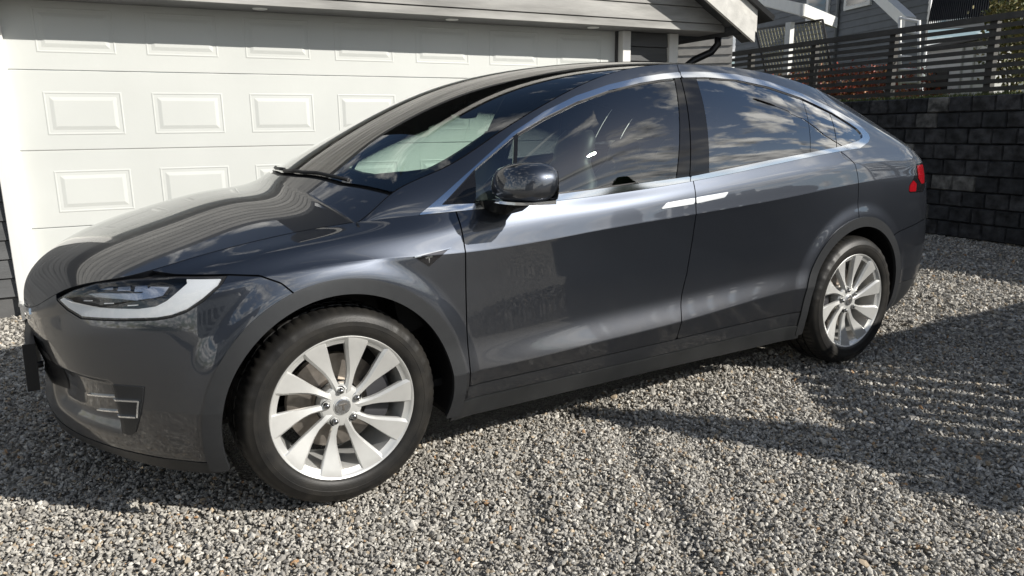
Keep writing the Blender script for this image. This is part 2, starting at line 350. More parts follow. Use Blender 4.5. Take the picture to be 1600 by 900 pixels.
def rocks(pos, size, base, jit):
    bv, bf = base; n = len(pos)
    v = bv[None]*(1+jit*(rng.random((n, len(bv), 1))-.5)*2)
    sc = np.stack([size*rng.uniform(.75, 1.25, n), size*rng.uniform(.5, .9, n), size*rng.uniform(.32, .62, n)], -1)
    v = v*sc[:, None, :]
    q = rng.normal(size=(n, 4)); q[:, 1:3] *= .45; q /= np.linalg.norm(q, axis=1, keepdims=True)   # mostly lying flat, any heading
    w, x, y, z = q.T
    Rm = np.stack([1-2*(y*y+z*z), 2*(x*y-z*w), 2*(x*z+y*w), 2*(x*y+z*w), 1-2*(x*x+z*z), 2*(y*z-x*w), 2*(x*z-y*w), 2*(y*z+x*w), 1-2*(x*x+y*y)], -1).reshape(n, 3, 3)
    v = np.einsum('nij,nkj->nki', Rm, v)+pos[:, None, :]
    f = bf[None]+(np.arange(n)*len(bv))[:, None, None]
    return v.reshape(-1, 3), f.reshape(-1, 3), len(bf)
def stones_material():
    m = bpy.data.materials.new('crushed_stone'); m.use_nodes = True; t = m.node_tree; b = t.nodes['Principled BSDF']; b.inputs['Roughness'].default_value = .78
    a = t.nodes.new('ShaderNodeVertexColor'); a.layer_name = 'stone'
    nn = t.nodes.new('ShaderNodeTexNoise'); nn.inputs['Scale'].default_value = 220; nn.inputs['Detail'].default_value = 3; tcn = t.nodes.new('ShaderNodeTexCoord'); t.links.new(tcn.outputs['Object'], nn.inputs['Vector'])
    mr = t.nodes.new('ShaderNodeMapRange'); mr.inputs[3].default_value = .72; mr.inputs[4].default_value = 1.25; t.links.new(nn.outputs['Fac'], mr.inputs[0])
    mu = t.nodes.new('ShaderNodeVectorMath'); mu.operation = 'SCALE'; t.links.new(a.outputs[0], mu.inputs[0]); t.links.new(mr.outputs[0], mu.inputs[3]); t.links.new(mu.outputs[0], b.inputs['Base Color'])
    return m
def gravel():
    cx, cy = CAM.x, CAM.y; V = []; F = []; C = []; off = 0
    for r0, r1, dens, s0, s1, kind in ((1.6, 3.3, 8600, .0042, .0105, 0), (3.3, 5.4, 4100, .0058, .0128, 0), (5.4, 11.5, 1250, .011, .020, 1)):
        a0, a1 = R(31.8-47), R(31.8+46)
        area = (a1-a0)/2*(r1*r1-r0*r0); n = int(area*dens)
        r = np.sqrt(rng.uniform(r0*r0, r1*r1, n)); a = rng.uniform(a0, a1, n)
        x = cx+r*np.sin(a); y = cy+r*np.cos(a)
        k = ~((x > -.3) & (x < 3.7) & (y > -.55)) & (y < 3.2-.1*(x+1.17)) & (x < 8.45)     # not where car, garage and wall hide it
        x, y = x[k], y[k]; n = len(x)
        size = rng.uniform(s0, s1, n)*np.where(rng.random(n) < .07, 1.6, 1)
        z = height(x, y)+rng.uniform(-.005, .005, n)
        v, f, nf = rocks(np.stack([x, y, z], -1), size, ico() if kind == 0 else octa(), .34 if kind == 0 else .3)
        V.append(v); F.append(f+off); off += len(v)
        g_ = rng.choice([0, 1, 2, 3, 4], n, p=[.40, .30, .18, .075, .045])
        pal = np.array([(.38, .36, .322), (.29, .274, .248), (.54, .515, .465), (.37, .30, .215), (.15, .142, .132)])
        c = pal[g_]*rng.uniform(.72, 1.22, (n, 1)); tan = rng.random(n) < .006; c[tan] = (.36, .22, .115)
        C.append(np.repeat(c, nf*3, axis=0))
    V = np.concatenate(V); F = np.concatenate(F); C = np.concatenate(C)
    me = bpy.data.meshes.new('gravel_stones'); me.vertices.add(len(V)); me.vertices.foreach_set('co', V.astype(np.float32).ravel())
    me.loops.add(len(F)*3); me.loops.foreach_set('vertex_index', F.astype(np.int32).ravel()); me.polygons.add(len(F)); me.polygons.foreach_set('loop_start', np.arange(0, len(F)*3, 3, dtype=np.int32))
    ca = me.color_attributes.new('stone', 'FLOAT_COLOR', 'CORNER'); ca.data.foreach_set('color', np.c_[C, np.ones(len(C))].astype(np.float32).ravel())
    me.polygons.foreach_set('use_smooth', np.zeros(len(F), bool)); me.update()
    o = link('gravel_stones', me, stones_material()); tag(o, 'loose grey crushed stone covering the driveway', 'gravel', kind='stuff')
    print('stones tris', len(F)); o['n'] = 0; del o['n']
gravel()
# ------------------------------------------------------------------ garage
GO = Vector((-1.172, 3.298, 0)); GD = Vector((.99488, -.10111, 0)); GN = Vector((-.10111, -.99488, 0))
def GW(s, o, z): p = GO+GD*s+GN*o; return (p.x, p.y, z)          # along the front, out from the door, up
WHITE = mat('white_door_paint', (.565, .578, .555), rough=.42, var=.045, vscale=1.3, bump=.03, bscale=40)
TRIMW = mat('white_wood_trim', (.70, .695, .67), rough=.6, var=.06, vscale=6, bump=.08, bscale=50, stretch=(1, 1, .15))
SIDING = mat('grey_siding', (.088, .09, .092), rough=.75, var=.22, vscale=7, bump=.25, bscale=70, stretch=(.15, 1, 1))
SIDINGD = mat('dark_grey_siding', (.050, .052, .055), rough=.75, var=.25, vscale=7, bump=.25, bscale=70, stretch=(.15, 1, 1))
VERGE = mat('pale_verge_wood', (.50, .49, .46), rough=.75, var=.15, vscale=9, bump=.2, bscale=60)
WEATHER = mat('weathered_cladding', (.30, .295, .28), rough=.8, var=.3, vscale=9, bump=.3, bscale=60, stretch=(.12, 1, 1))
SOFFIT = mat('soffit_paint', (.20, .20, .20), rough=.8, var=.1)
CONC = mat('foundation_concrete', (.10, .10, .10), rough=.9, var=.2, bump=.2, bscale=40)
LIGHTW = mat('downlight_rim', (.75, .75, .73), rough=.4)
ROOFM = mat('garage_roofing', (.035, .036, .038), rough=.8, var=.2)
GSEAL = mat('door_seal', (.06, .06, .06), rough=.7)
door = tag(empty('garage_door', GW(2.8, 0, 0)), 'wide white sectional garage door with raised rectangular panels behind the car', 'garage door')
inv = Matrix.Translation(-door.location)
def GWd(s, o, z): p = Vector(GW(s, o, z))-door.location; return tuple(p)
SEC = [(.03, .637), (.641, 1.222), (1.226, 1.808), (1.812, 2.42)]
for z0, z1 in SEC:
    b = MB(); b.box((.195, -.045, z0), (5.50, 0, z1), GWd, bev=.004); sec = b.build('door_section', WHITE, door)
    for k in range(7):
        s0 = .40+.733*k; zc = (z0+z1)/2-.02; h, w = .318, .523
        b = MB(); rings = []
        for ins, o in ((0, -.002), (.0, .0008), (.006, .0030), (.013, .0022), (.016, -.0030), (.021, -.0042), (.026, -.0026), (.060, .0052), (.065, .0062)):
            rings.append([GWd(s0+ins, o, zc-h/2+ins), GWd(s0+w-ins, o, zc-h/2+ins), GWd(s0+w-ins, o, zc+h/2-ins), GWd(s0+ins, o, zc+h/2-ins)])
        b.loft(rings, smooth=False); b.build('raised_panel', WHITE, sec)
b = MB(); b.box((.19, -.06, .0), (5.5, -.012, .03), GWd); b.build('bottom_seal', GSEAL, door)
gar = tag(empty('garage', GW(2.8, 0, 0)), 'dark grey boarded garage with weathered gable cladding over a white door', 'garage')
def gb(name, lo, hi, m, bev=0, parent=None):
    b = MB(); b.box(lo, hi, GWd, bev); return b.build(name, m, parent or gar)
# left: jamb and boarded wall
gb('door_jamb', (.065, -.05, 0), (.192, .10, 2.30), TRIMW, .004)
gb('jamb_bead', (.1925, -.05, .0), (.206, .03, 2.42), TRIMW)
wl = gb('wall', (-4.0, -.20, .14), (.06, .04, 2.30), SIDINGD)
gb('foundation', (-4.0, -.20, -.1), (.06, .045, .14), CONC)
for k in range(15):
    z0 = .14+.144*k
    b = MB(); vs = [(-4, .041, z0), (-4, .072, z0+.004), (-4, .056, z0+.139), (-4, .041, z0+.139)]
    b.loft([[GWd(s, o, z) for _, o, z in vs] for s in (-4.0, .0645)], smooth=False); b.build('siding_board', SIDING, wl)
# right: jamb post, boards, corner trim
gb('door_jamb', (5.502, -.05, 0), (5.60, .115, 2.30), TRIMW, .004)
gb('jamb_bead', (5.482, -.05, 0), (5.5015, .03, 2.42), BLACKM if 'BLACKM' in globals() else GSEAL)
wr = gb('wall', (5.60, -.20, .14), (6.12, .04, 2.30), SIDINGD)
gb('foundation', (5.60, -.20, -.1), (6.24, .045, .14), CONC)
for k in range(15):
    z0 = .14+.144*k
    b = MB(); b.loft([[GWd(s, o, z) for o, z in ((.041, z0), (.072, z0+.004), (.056, z0+.139), (.041, z0+.139))] for s in (5.602, 6.098)], smooth=False); b.build('siding_board', SIDING, wr)
gb('corner_board', (6.10, -.02, 0), (6.215, .10, 2.30), TRIMW, .004)
gb('side_wall', (6.03, -6.5, .0), (6.15, -.0205, 2.30), SIDINGD)
gb('door_header', (.192, -.20, 2.425), (5.50, -.02, 2.6), GSEAL)
# projecting gable with horizontal cladding
OV = .36
gb('soffit', (-4.0, -.04, 2.302), (6.60, OV-.012, 2.322), SOFFIT)
gable = gb('gable_wall', (-4.0, .0, 2.323), (6.58, OV-.022, 3.6), SIDINGD)
for k in range(8):
    z0 = 2.300+(.075 if k else 0)+.152*max(k-1, 0); z1 = z0+(.071 if k == 0 else .148)
    s1 = 6.60 if k < 2 else 6.60-(z0-2.45)*1.35
    b = MB(); b.loft([[GWd(s, o, z) for o, z in ((OV-.02, z0), (OV+(.004 if k == 0 else .012), z0+.002), (OV-.002, z1), (OV-.02, z1))] for s in (-4.0, s1)], smooth=False); b.build('cladding_board', WEATHER, gable)
for s in (.35, 1.98, 3.62, 5.1):
    b = MB(); T = lambda x, y, z, s=s: GWd(s+x, OV*.52+z, 2.300+y)
    b.lathe([(0, -.001), (.040, -.001), (.043, .004), (.055, .004), (.058, .0), (.058, -.004)], 28, T=T); b.build('downlight', LIGHTW, gar)
# verge boards and roof of the gable, sloping down to the right
def slope(s, base): return base-(s-6.19)*.575
for nm, o0, o1, dz0, dz1, m in (('verge_board', .575, .61, -.035, .155, VERGE), ('verge_board', .545, .5745, .10, .315, VERGE)):
    b = MB(); b.loft([[GWd(s, o, slope(s, 2.56)+dz) for o, dz in ((o0, dz0), (o1, dz0), (o1, dz1), (o0, dz1))] for s in (2.0, 6.80+dz0*.4)], smooth=False); b.build(nm, m, gar)
b = MB(); b.loft([[GWd(s, o, slope(s, 2.56)+dz) for o, dz in ((-6.6, .27), (.62, .317), (.64, .36), (-6.6, .36))] for s in (2.0, 7.02)], smooth=False); b.build('roof', ROOFM, gar)
b = MB(); b.loft([[GWd(s, o, slope(s, 2.56)+dz) for o, dz in ((OV-.02, .03), (.545, .03), (.545, .06), (OV-.02, .06))] for s in (3.0, 6.86)], smooth=False); b.build('verge_soffit', SIDINGD, gar)
b = MB(); b.tube([GWd(6.66, .20, 2.30), GWd(6.66, .20, 2.20), GWd(6.60, .17, 2.12), GWd(6.42, .12, 2.04), GWd(6.30, .10, 1.97), GWd(6.30, .10, 0.1)], .038, 12); b.build('downpipe', mat('downpipe_black', (.02, .02, .022), rough=.3, metal=.3), gar)
b = MB(); b.tube([GWd(6.66, .55, 2.32), GWd(6.66, -6, 2.32)], .06, 10); b.build('gutter', ROOFM, gar)
# ------------------------------------------------------------------ retaining wall of split blocks, slat fence above
RB0 = Vector((8.208, .427, 0)); RU = Vector((.11882, .99292, 0)); RN = Vector((.99292, -.11882, 0))     # RN points away from the yard
def RW(u, o, z): p = RB0+RU*u+RN*o; return (p.x, p.y, z)
def block_material():
    m = bpy.data.materials.new('split_block'); m.use_nodes = True; t = m.node_tree; bs = t.nodes['Principled BSDF']; bs.inputs['Roughness'].default_value = .85
    oi = t.nodes.new('ShaderNodeObjectInfo'); ra = t.nodes.new('ShaderNodeValToRGB'); t.links.new(oi.outputs['Random'], ra.inputs[0])
    e = ra.color_ramp.elements; e[0].color = (.015, .016, .018, 1); e[1].position = .9; e[1].color = (.034, .034, .036, 1)
    x = ra.color_ramp.elements.new(.93); x.color = (.10, .098, .092, 1)
    tcn = t.nodes.new('ShaderNodeTexCoord'); nn = t.nodes.new('ShaderNodeTexNoise'); nn.inputs['Scale'].default_value = 9; nn.inputs['Detail'].default_value = 8
    ad = t.nodes.new('ShaderNodeVectorMath'); ad.operation = 'ADD'; cbx = t.nodes.new('ShaderNodeCombineXYZ'); ml = t.nodes.new('ShaderNodeMath'); ml.operation = 'MULTIPLY'; ml.inputs[1].default_value = 37
    t.links.new(oi.outputs['Random'], ml.inputs[0]); t.links.new(ml.outputs[0], cbx.inputs[0]); t.links.new(tcn.outputs['Object'], ad.inputs[0]); t.links.new(cbx.outputs[0], ad.inputs[1]); t.links.new(ad.outputs[0], nn.inputs['Vector'])
    mr = t.nodes.new('ShaderNodeMapRange'); mr.inputs[1].default_value = .35; mr.inputs[2].default_value = .7; mr.inputs[3].default_value = .35; mr.inputs[4].default_value = 2.3; t.links.new(nn.outputs['Fac'], mr.inputs[0])
    mu = t.nodes.new('ShaderNodeVectorMath'); mu.operation = 'SCALE'; t.links.new(ra.outputs[0], mu.inputs[0]); t.links.new(mr.outputs[0], mu.inputs[3]); t.links.new(mu.outputs[0], bs.inputs['Base Color'])
    bu = t.nodes.new('ShaderNodeBump'); bu.inputs['Strength'].default_value = .9; bu.inputs['Distance'].default_value = .03; n2 = t.nodes.new('ShaderNodeTexNoise'); n2.inputs['Scale'].default_value = 14; n2.inputs['Detail'].default_value = 8; t.links.new(ad.outputs[0], n2.inputs['Vector']); t.links.new(n2.outputs['Fac'], bu.inputs['Height']); t.links.new(bu.outputs[0], bs.inputs['Normal'])
    return m
BLOCK = block_material()
rwall = tag(empty('retaining_wall', RW(2, 0, 0)), 'dark retaining wall of split concrete blocks beyond the rear of the car', 'wall')
bmeshes = []
for q in range(4):
    b = MB(); w, h, dp = .272, .176, .2; bv = .012
    r2 = random.Random(q)
    j = lambda a: r2.uniform(-a, a)
    front = [(-w/2+bv, -.004+j(.006), bv), (w/2-bv, -.004+j(.006), bv), (w/2-bv, -.004+j(.006), h-bv), (-w/2+bv, -.004+j(.006), h-bv)]
    mid = [(-w/2, .018, 0), (w/2, .018, 0), (w/2, .018, h), (-w/2, .018, h)]; back = [(-w/2, dp, 0), (w/2, dp, 0), (w/2, dp, h), (-w/2, dp, h)]
    b.loft([[(x, y, z) for x, y, z in front], mid, back], smooth=False); me = b.mesh('block')
    bm = bmesh.new(); bm.from_mesh(me); bmesh.ops.recalc_face_normals(bm, faces=bm.faces); bm.to_mesh(me); bm.free()
    me.materials.append(BLOCK); bmeshes.append(me)
rr = random.Random(3); brz = math.atan2(-RU.y, -RU.x)
for row in range(9):
    for k in range(-13, 19):
        u = .275*k+(.1375 if row % 2 else 0)+.09
        p = Vector(RW(u, rr.uniform(-.004, .004)-.003*row+.02, .008+.183*row))-rwall.location
        o = link('block', bmeshes[rr.randrange(4)], None, rwall, tuple(p), brz+rr.uniform(-.012, .012))
b = MB(); b.box((-3.7, .21, 0), (7.6, .30, 1.60), lambda s, o, z: tuple(Vector(RW(s, o, z))-rwall.location)); b.build('backfill', CONC, rwall)
GRASSM = mat('terrace_grass', (.045, .065, .02), rough=.9, var=.5, vscale=20, col2=(.10, .11, .035))
b = MB(); b.box((-3.7, .215, 1.40), (9, 14, 1.655), RW); ter = b.build('upper_terrace', GRASSM); tag(ter, kind='structure')
def blades(name, n, gen, hgt, m):
    V = []; F = []
    for i in range(n):
        x, y, z = gen(); a = rr.uniform(0, 6.28); h = hgt*rr.uniform(.5, 1.3); w = .006; c, s_ = math.cos(a), math.sin(a); lx, ly = rr.uniform(-.5, .5)*h, rr.uniform(-.5, .5)*h
        k = len(V); V += [(x-c*w, y-s_*w, z), (x+c*w, y+s_*w, z), (x+lx, y+ly, z+h)]; F.append((k, k+1, k+2))
    me = bpy.data.meshes.new(name); me.from_pydata(V, [], F); me.update(); return link(name, me, m)
o = blades('grass', 11000, lambda: RW(rr.uniform(-3.6, 7.0), rr.uniform(.02, .9)+.15, 1.65), .05, GRASSM); tag(o, 'short grass along the top of the block wall', 'grass', kind='stuff')
FENCE = mat('fence_dark_stain', (.058, .055, .051), rough=.6, var=.2, bump=.1)
fen = tag(empty('slat_fence', RW(2, 1.0, 1.66)), 'dark horizontal slat fence on top of the block retaining wall', 'fence')
FT = lambda s, o, z: tuple(Vector(RW(s, 1.0+o, z))-fen.location)
for k in range(9):
    z0 = 1.73+.094*k; b = MB(); b.box((-3.6, -.012, z0), (7.5, .012, z0+.054), FT); b.build('slat', FENCE, fen)
b = MB(); b.box((-3.6, -.03, 2.575), (7.5, .03, 2.65), FT); b.build('top_rail', FENCE, fen)
for k in range(8):
    u = -2.97+1.42*k; b = MB(); b.box((u-.045, .013, 1.5), (u+.045, .10, 2.573), FT); b.build('fence_post', FENCE, fen)
# ------------------------------------------------------------------ what stands on the terrace beyond the fence
def at(px, py, D):                     # point on the sight line through a pixel of the photograph, D metres along x from the camera
    d = fw+rt2*((px-800)/1146.87)-up2*((py-450)/1146.87); return CAM+d*(D/d.x)
HSID = mat('house_grey_boards', (.135, .145, .158), rough=.7, var=.1, vscale=4)
HWHITE = mat('house_white_paint', (.72, .72, .70), rough=.5, var=.04)
def board_wall(name, A, B, z0, z1, m, parent, pitch=.145, dep=.02):
    """lapped boards between two plan points, one mesh (too far off to pick apart)"""
    A = Vector(A); B = Vector(B); d = (B-A).normalized(); n = Vector((d.y, -d.x, 0)); b = MB(); z = z0
    while z < z1-.01:
        t = min(z+pitch, z1); b.loft([[tuple(p+n*dep)+() for p in ()] or [(p.x+n.x*o, p.y+n.y*o, h) for o, h in ((-.05, z), (dep, z), (.002, t), (-.05, t))] for p in (A, B)], smooth=False); z = t
    return b.build(name, m, parent)
house = tag(empty('neighbour_house', (16.6, 9, 1.6)), 'dark grey boarded neighbour house with white verge beyond the fence', 'house')
HL = lambda p: tuple(Vector(p)-house.location)
# wall faces the yard (towards -x,-y)
hw0, hw1 = at(1150, 60, 20), at(1446, 60, 17.2)
w_ = board_wall('wall', HL((hw0.x, hw0.y, 0)), HL((hw1.x, hw1.y, 0)), 0, 8.5, HSID, house, .17)
dW = (Vector((hw1.x, hw1.y, 0))-Vector((hw0.x, hw0.y, 0))).normalized(); nW = Vector((dW.y, -dW.x, 0))
def HW(s, o, z): p = Vector((hw1.x, hw1.y, 0))-dW*s+nW*o; return HL((p.x, p.y, z))
b = MB(); b.box((3.55, .0, 4.15), (4.55, .07, 5.6), HW); wf = b.build('window', HWHITE, house)
b = MB(); b.box((3.65, .071, 4.25), (4.45, .075, 5.5), HW); b.build('pane', glass_mat('house_glass', (.05, .09, .16), 1.6), wf)
b = MB(); b.box((1.9, .0, 4.25), (2.9, .07, 5.6), HW); wf = b.build('window', HWHITE, house)
b = MB(); b.box((2.0, .071, 4.35), (2.8, .075, 5.5), HW); b.build('pane', glass_mat('house_glass', (.05, .09, .16), 1.6), wf)
b = MB(); b.tube([HW(3.15, .06, 1.7), HW(3.15, .06, 8)], .045, 8); b.build('downpipe', mat('pipe_grey', (.16, .17, .18), rough=.5), house)
# verge coming down to the right and the roof of the wing behind it
p0, p1 = at(1398, -6, 16.6), at(1447, 37, 15.6)
b = MB(); u_ = (p1-p0); ext = p0-u_*1.6
b.loft([[HL(p+Vector((0, 0, dz))+nW*o) for o, dz in ((.25, -.13), (.50, -.13), (.50, .13), (.25, .13))] for p in (ext, p1)], smooth=False); b.build('verge_board', HWHITE, house)
TILE = mat('roof_tile_dark', (.045, .045, .048), rough=.55, var=.15, vscale=5)
q0, q1 = at(1450, 36, 15.8), at(1700, 14, 12.5)
b = MB(); rise = Vector((2.4, 1.2, 1.9)); nseg = 60; rows_ = []
for i in range(13):
    t = i/12; row = []
    for k in range(nseg*2+1):
        s_ = k/(nseg*2); p = q0+(q1-q0)*s_+rise*t*1.6; p = p+Vector((0, 0, .035*math.cos(k*math.pi)+(.05*(1-((t*12) % 1)) if 0 else 0)+(.03 if i % 2 else 0))); row.append(HL(p))
    rows_.append(row)
b.loft(rows_, closed=False, smooth=False); b.build('roof', TILE, house)
b = MB(); b.loft([[HL(p+Vector((0, 0, dz))+Vector((-.7*o, -.7*o, 0))) for o, dz in ((-.04, -.14), (.05, -.14), (.05, -.02), (-.04, -.02))] for p in (q0, q1)], smooth=False); b.build('eaves_board', mat('house_fascia', (.3, .3, .3), rough=.6), house)
w2a, w2b = at(1452, 60, 16.1), at(1720, 60, 13.2)
board_wall('wing_wall', HL((w2a.x, w2a.y, 0)), HL((w2b.x, w2b.y, 0)), 0, 1.35, HSID, house, .17)
# white pergola
per = tag(empty('pergola', tuple(at(1232, 140, 11.6))), 'white painted pergola corner beyond the fence beside the grey house', 'pergola')
PL = lambda p: tuple(Vector(p)-per.location)
c0 = at(1233, 60, 11.6); c1 = at(1120, 60, 13.6)
for c in (c0, at(1047+70, 60, 12.2)):
    b = MB(); b.box((c.x-.055, c.y-.055, 1.6), (c.x+.055, c.y+.055, 3.15), lambda *v: PL(v)); b.build('post', HWHITE, per)
bt = at(1255, 16, 11.3); bl = at(1190, 0, 12.6)
b = MB(); d_ = (bl-bt); b.loft([[PL(p+Vector((0, 0, dz))+Vector((o*.6, o*.5, 0))) for o, dz in ((-.05, -.10), (.05, -.10), (.05, .10), (-.05, .10))] for p in (bt, bt+d_*1.8)], smooth=False); b.build('beam', HWHITE, per)
b = MB(); e_ = bt+Vector((2.6, 1.2, .1)); b.loft([[PL(p+Vector((0, 0, dz))+Vector((o*.5, -o*.6, 0))) for o, dz in ((-.05, -.10), (.05, -.10), (.05, .10), (-.05, .10))] for p in (bt+d_*.02, e_)], smooth=False); b.build('beam', HWHITE, per)
# framed lattice screen leaning behind the fence
la, lb = at(1180, 46, 12.6), at(1285, 31, 12.1); lc, ld = at(1200, 125, 12.4), at(1300, 112, 11.9)
tre = tag(empty('lattice_screen', tuple(lc)), 'dark framed lattice screen leaning behind the slat fence', 'screen')
LB = mat('screen_frame_black', (.012, .012, .012), rough=.5); LT = mat('lattice_olive', (.22, .21, .14), rough=.7)
T_ = lambda s, t: (la+(lb-la)*s)*(1-t)+(lc+(ld-lc)*s)*t
TL = lambda p: tuple(Vector(p)-tre.location)
for s0, t0, s1, t1 in ((0, 0, 1, 0), (1, 0, 1, 1), (0, 0, 0, 1), (0, 1, 1, 1)):
    b = MB(); b.tube([TL(T_(s0, t0)), TL(T_(s1, t1))], .024, 4); b.build('frame_bar', LB, tre)
for k in range(1, 20):
    b = MB(); b.tube([TL(T_(k/20, .03)), TL(T_(k/20, .97))], .009, 4); b.build('lattice_bar', LT, tre)
for k in range(1, 12):
    b = MB(); b.tube([TL(T_(.02, k/12)), TL(T_(.98, k/12))], .007, 4); b.build('lattice_bar', LT, tre)
# shrubs: leaf-sized faces through the volume
def shrub(name, c, rad, n, cols, label, leaf=.035, cat='shrub', stems=6):
    root = tag(empty(name, tuple(c)), label, cat); V = []; F = []; K = []
    rs = random.Random(len(name)*7+n)
    lumps = [(Vector((rs.uniform(-.7, .7)*rad[0], rs.uniform(-.7, .7)*rad[1], rs.uniform(.3, 1.6)*rad[2])), rs.uniform(.25, .5)) for _ in range(14)]
    for i in range(n):
        lc_, lr = lumps[rs.randrange(14)]
        p = lc_+Vector((rs.gauss(0, .5)*lr*rad[0], rs.gauss(0, .5)*lr*rad[1], rs.gauss(0, .5)*lr*rad[2]))
        if p.z < .02: continue
        a = Vector((rs.gauss(0, 1), rs.gauss(0, 1), rs.gauss(0, 1))).normalized(); bb_ = a.orthogonal().normalized()*leaf*rs.uniform(.6, 1.3); cc_ = a.cross(bb_)*.5
        k = len(V); V += [tuple(p-bb_), tuple(p+cc_), tuple(p+bb_), tuple(p-cc_)]; F.append((k, k+1, k+2, k+3)); K.append(rs.randrange(len(cols)))
    me = bpy.data.meshes.new('foliage'); me.from_pydata(V, [], F)
    for q, c_ in enumerate(cols): me.materials.append(mat(name+'_leaf', c_, rough=.55))
    me.polygons.foreach_set('material_index', K); me.update(); link('foliage', me, None, root)
    for i in range(stems):
        b = MB(); e = Vector((rs.uniform(-.6, .6)*rad[0], rs.uniform(-.6, .6)*rad[1], rad[2]*rs.uniform(1., 1.6))); b.tube([(0, 0, -.05), tuple(e*.5+Vector((rs.uniform(-.05, .05), 0, 0))), tuple(e)], [.015, .01, .004], 5); b.build('stem', mat('bark', (.06, .045, .03), rough=.9) if 'bark' not in bpy.data.materials else bpy.data.materials['bark'], root)
    return root
hp = at(1330, 132, 12.3); shrub('red_hedge', (hp.x, hp.y, 1.6), (.9, 1.5, .42), 7000, [(.36, .07, .035), (.26, .05, .025), (.36, .14, .05), (.15, .09, .03)], 'red-leaved hedge seen through the slats of the fence', .03, 'hedge')
hp = at(1588, 80, 11.6); shrub('leafy_bush', (hp.x, hp.y, 1.6), (.45, .5, .85), 2600, [(.14, .12, .03), (.09, .10, .025), (.20, .17, .06)], 'yellowing leafy bush rising above the fence', .04)
# white garden cabin and ladder-backed frame behind the fence
cabn = tag(empty('garden_cabin', tuple(at(1490, 138, 12.6))), 'small white garden cabin with a dark window behind the fence', 'cabin')
ca, cb2 = at(1443, 140, 13.0), at(1538, 140, 12.2); dC = (cb2-ca); dC.z = 0; Lc = dC.length; dC.normalize(); nC = Vector((dC.y, -dC.x, 0))
CT = lambda s, o, z: tuple(Vector((ca.x, ca.y, 1.6))+dC*s+nC*o+Vector((0, 0, z))-cabn.location)
b = MB(); b.box((0, -1.2, 0), (Lc, 0, .98), CT); b.build('wall', HWHITE, cabn)
b = MB(); b.box((-.1, -1.3, .98), (Lc+.1, .12, 1.03), CT); b.build('roof', TILE, cabn)
b = MB(); b.box((.08, .001, .22), (Lc*.42, .02, .62), CT); b.build('window', GLOSSB if 'GLOSSB' in globals() else LB, cabn)
for s_ in (Lc*.62, Lc*.8): 
    b = MB(); b.box((s_, .001, 0), (s_+.03, .025, .97), CT); b.build('batten', mat('cabin_batten', (.45, .45, .43), rough=.6), cabn)
fr = tag(empty('garden_ladder', tuple(at(1425, 140, 11.2))), 'white ladder standing upright just behind the slat fence', 'ladder')
FL = lambda p: tuple(Vector(p)-fr.location)
a0, a1 = at(1406, 138, 11.2), at(1436, 138, 11.0); t0, t1 = at(1406, 26, 11.2), at(1436, 32, 11.0)
for p, q in ((a0, t0), (a1, t1)):
    b = MB(); b.tube([FL(p), FL(q)], .025, 6); b.build('upright', HWHITE, fr)
for k in range(6):
    b = MB(); b.tube([FL(a0+(t0-a0)*(k+.5)/5.6), FL(a1+(t1-a1)*(k+.5)/5.6)], .022, 6); b.build('rung', HWHITE, fr)
# pale shed wall glimpsed between the garage corner and the fence
sh0, sh1 = at(1046, 70, 9.0), at(1150, 70, 10.4)
shed = tag(empty('boarded_shed', (sh0.x, sh0.y, 0)), 'pale boarded shed wall behind the garage corner and downpipe', 'shed')
SL = lambda p: tuple(Vector(p)-shed.location)
LIGHTSID = mat('pale_boards', (.34, .33, .31), rough=.8, var=.15, vscale=9, stretch=(.2, 1, 1))
wv = board_wall('wall', SL((sh0.x-.8, sh0.y+1.1, 0)), SL((sh0.x+.9, sh0.y-.55, 0)), 0, 3.3, LIGHTSID, shed, .14, .018)
b = MB(); b.box((sh0.x-1, sh0.y-.6, 3.3), (sh0.x+1.2, sh0.y+2.5, 3.4), lambda *v: SL(v)); b.build('roof', ROOFM, shed)
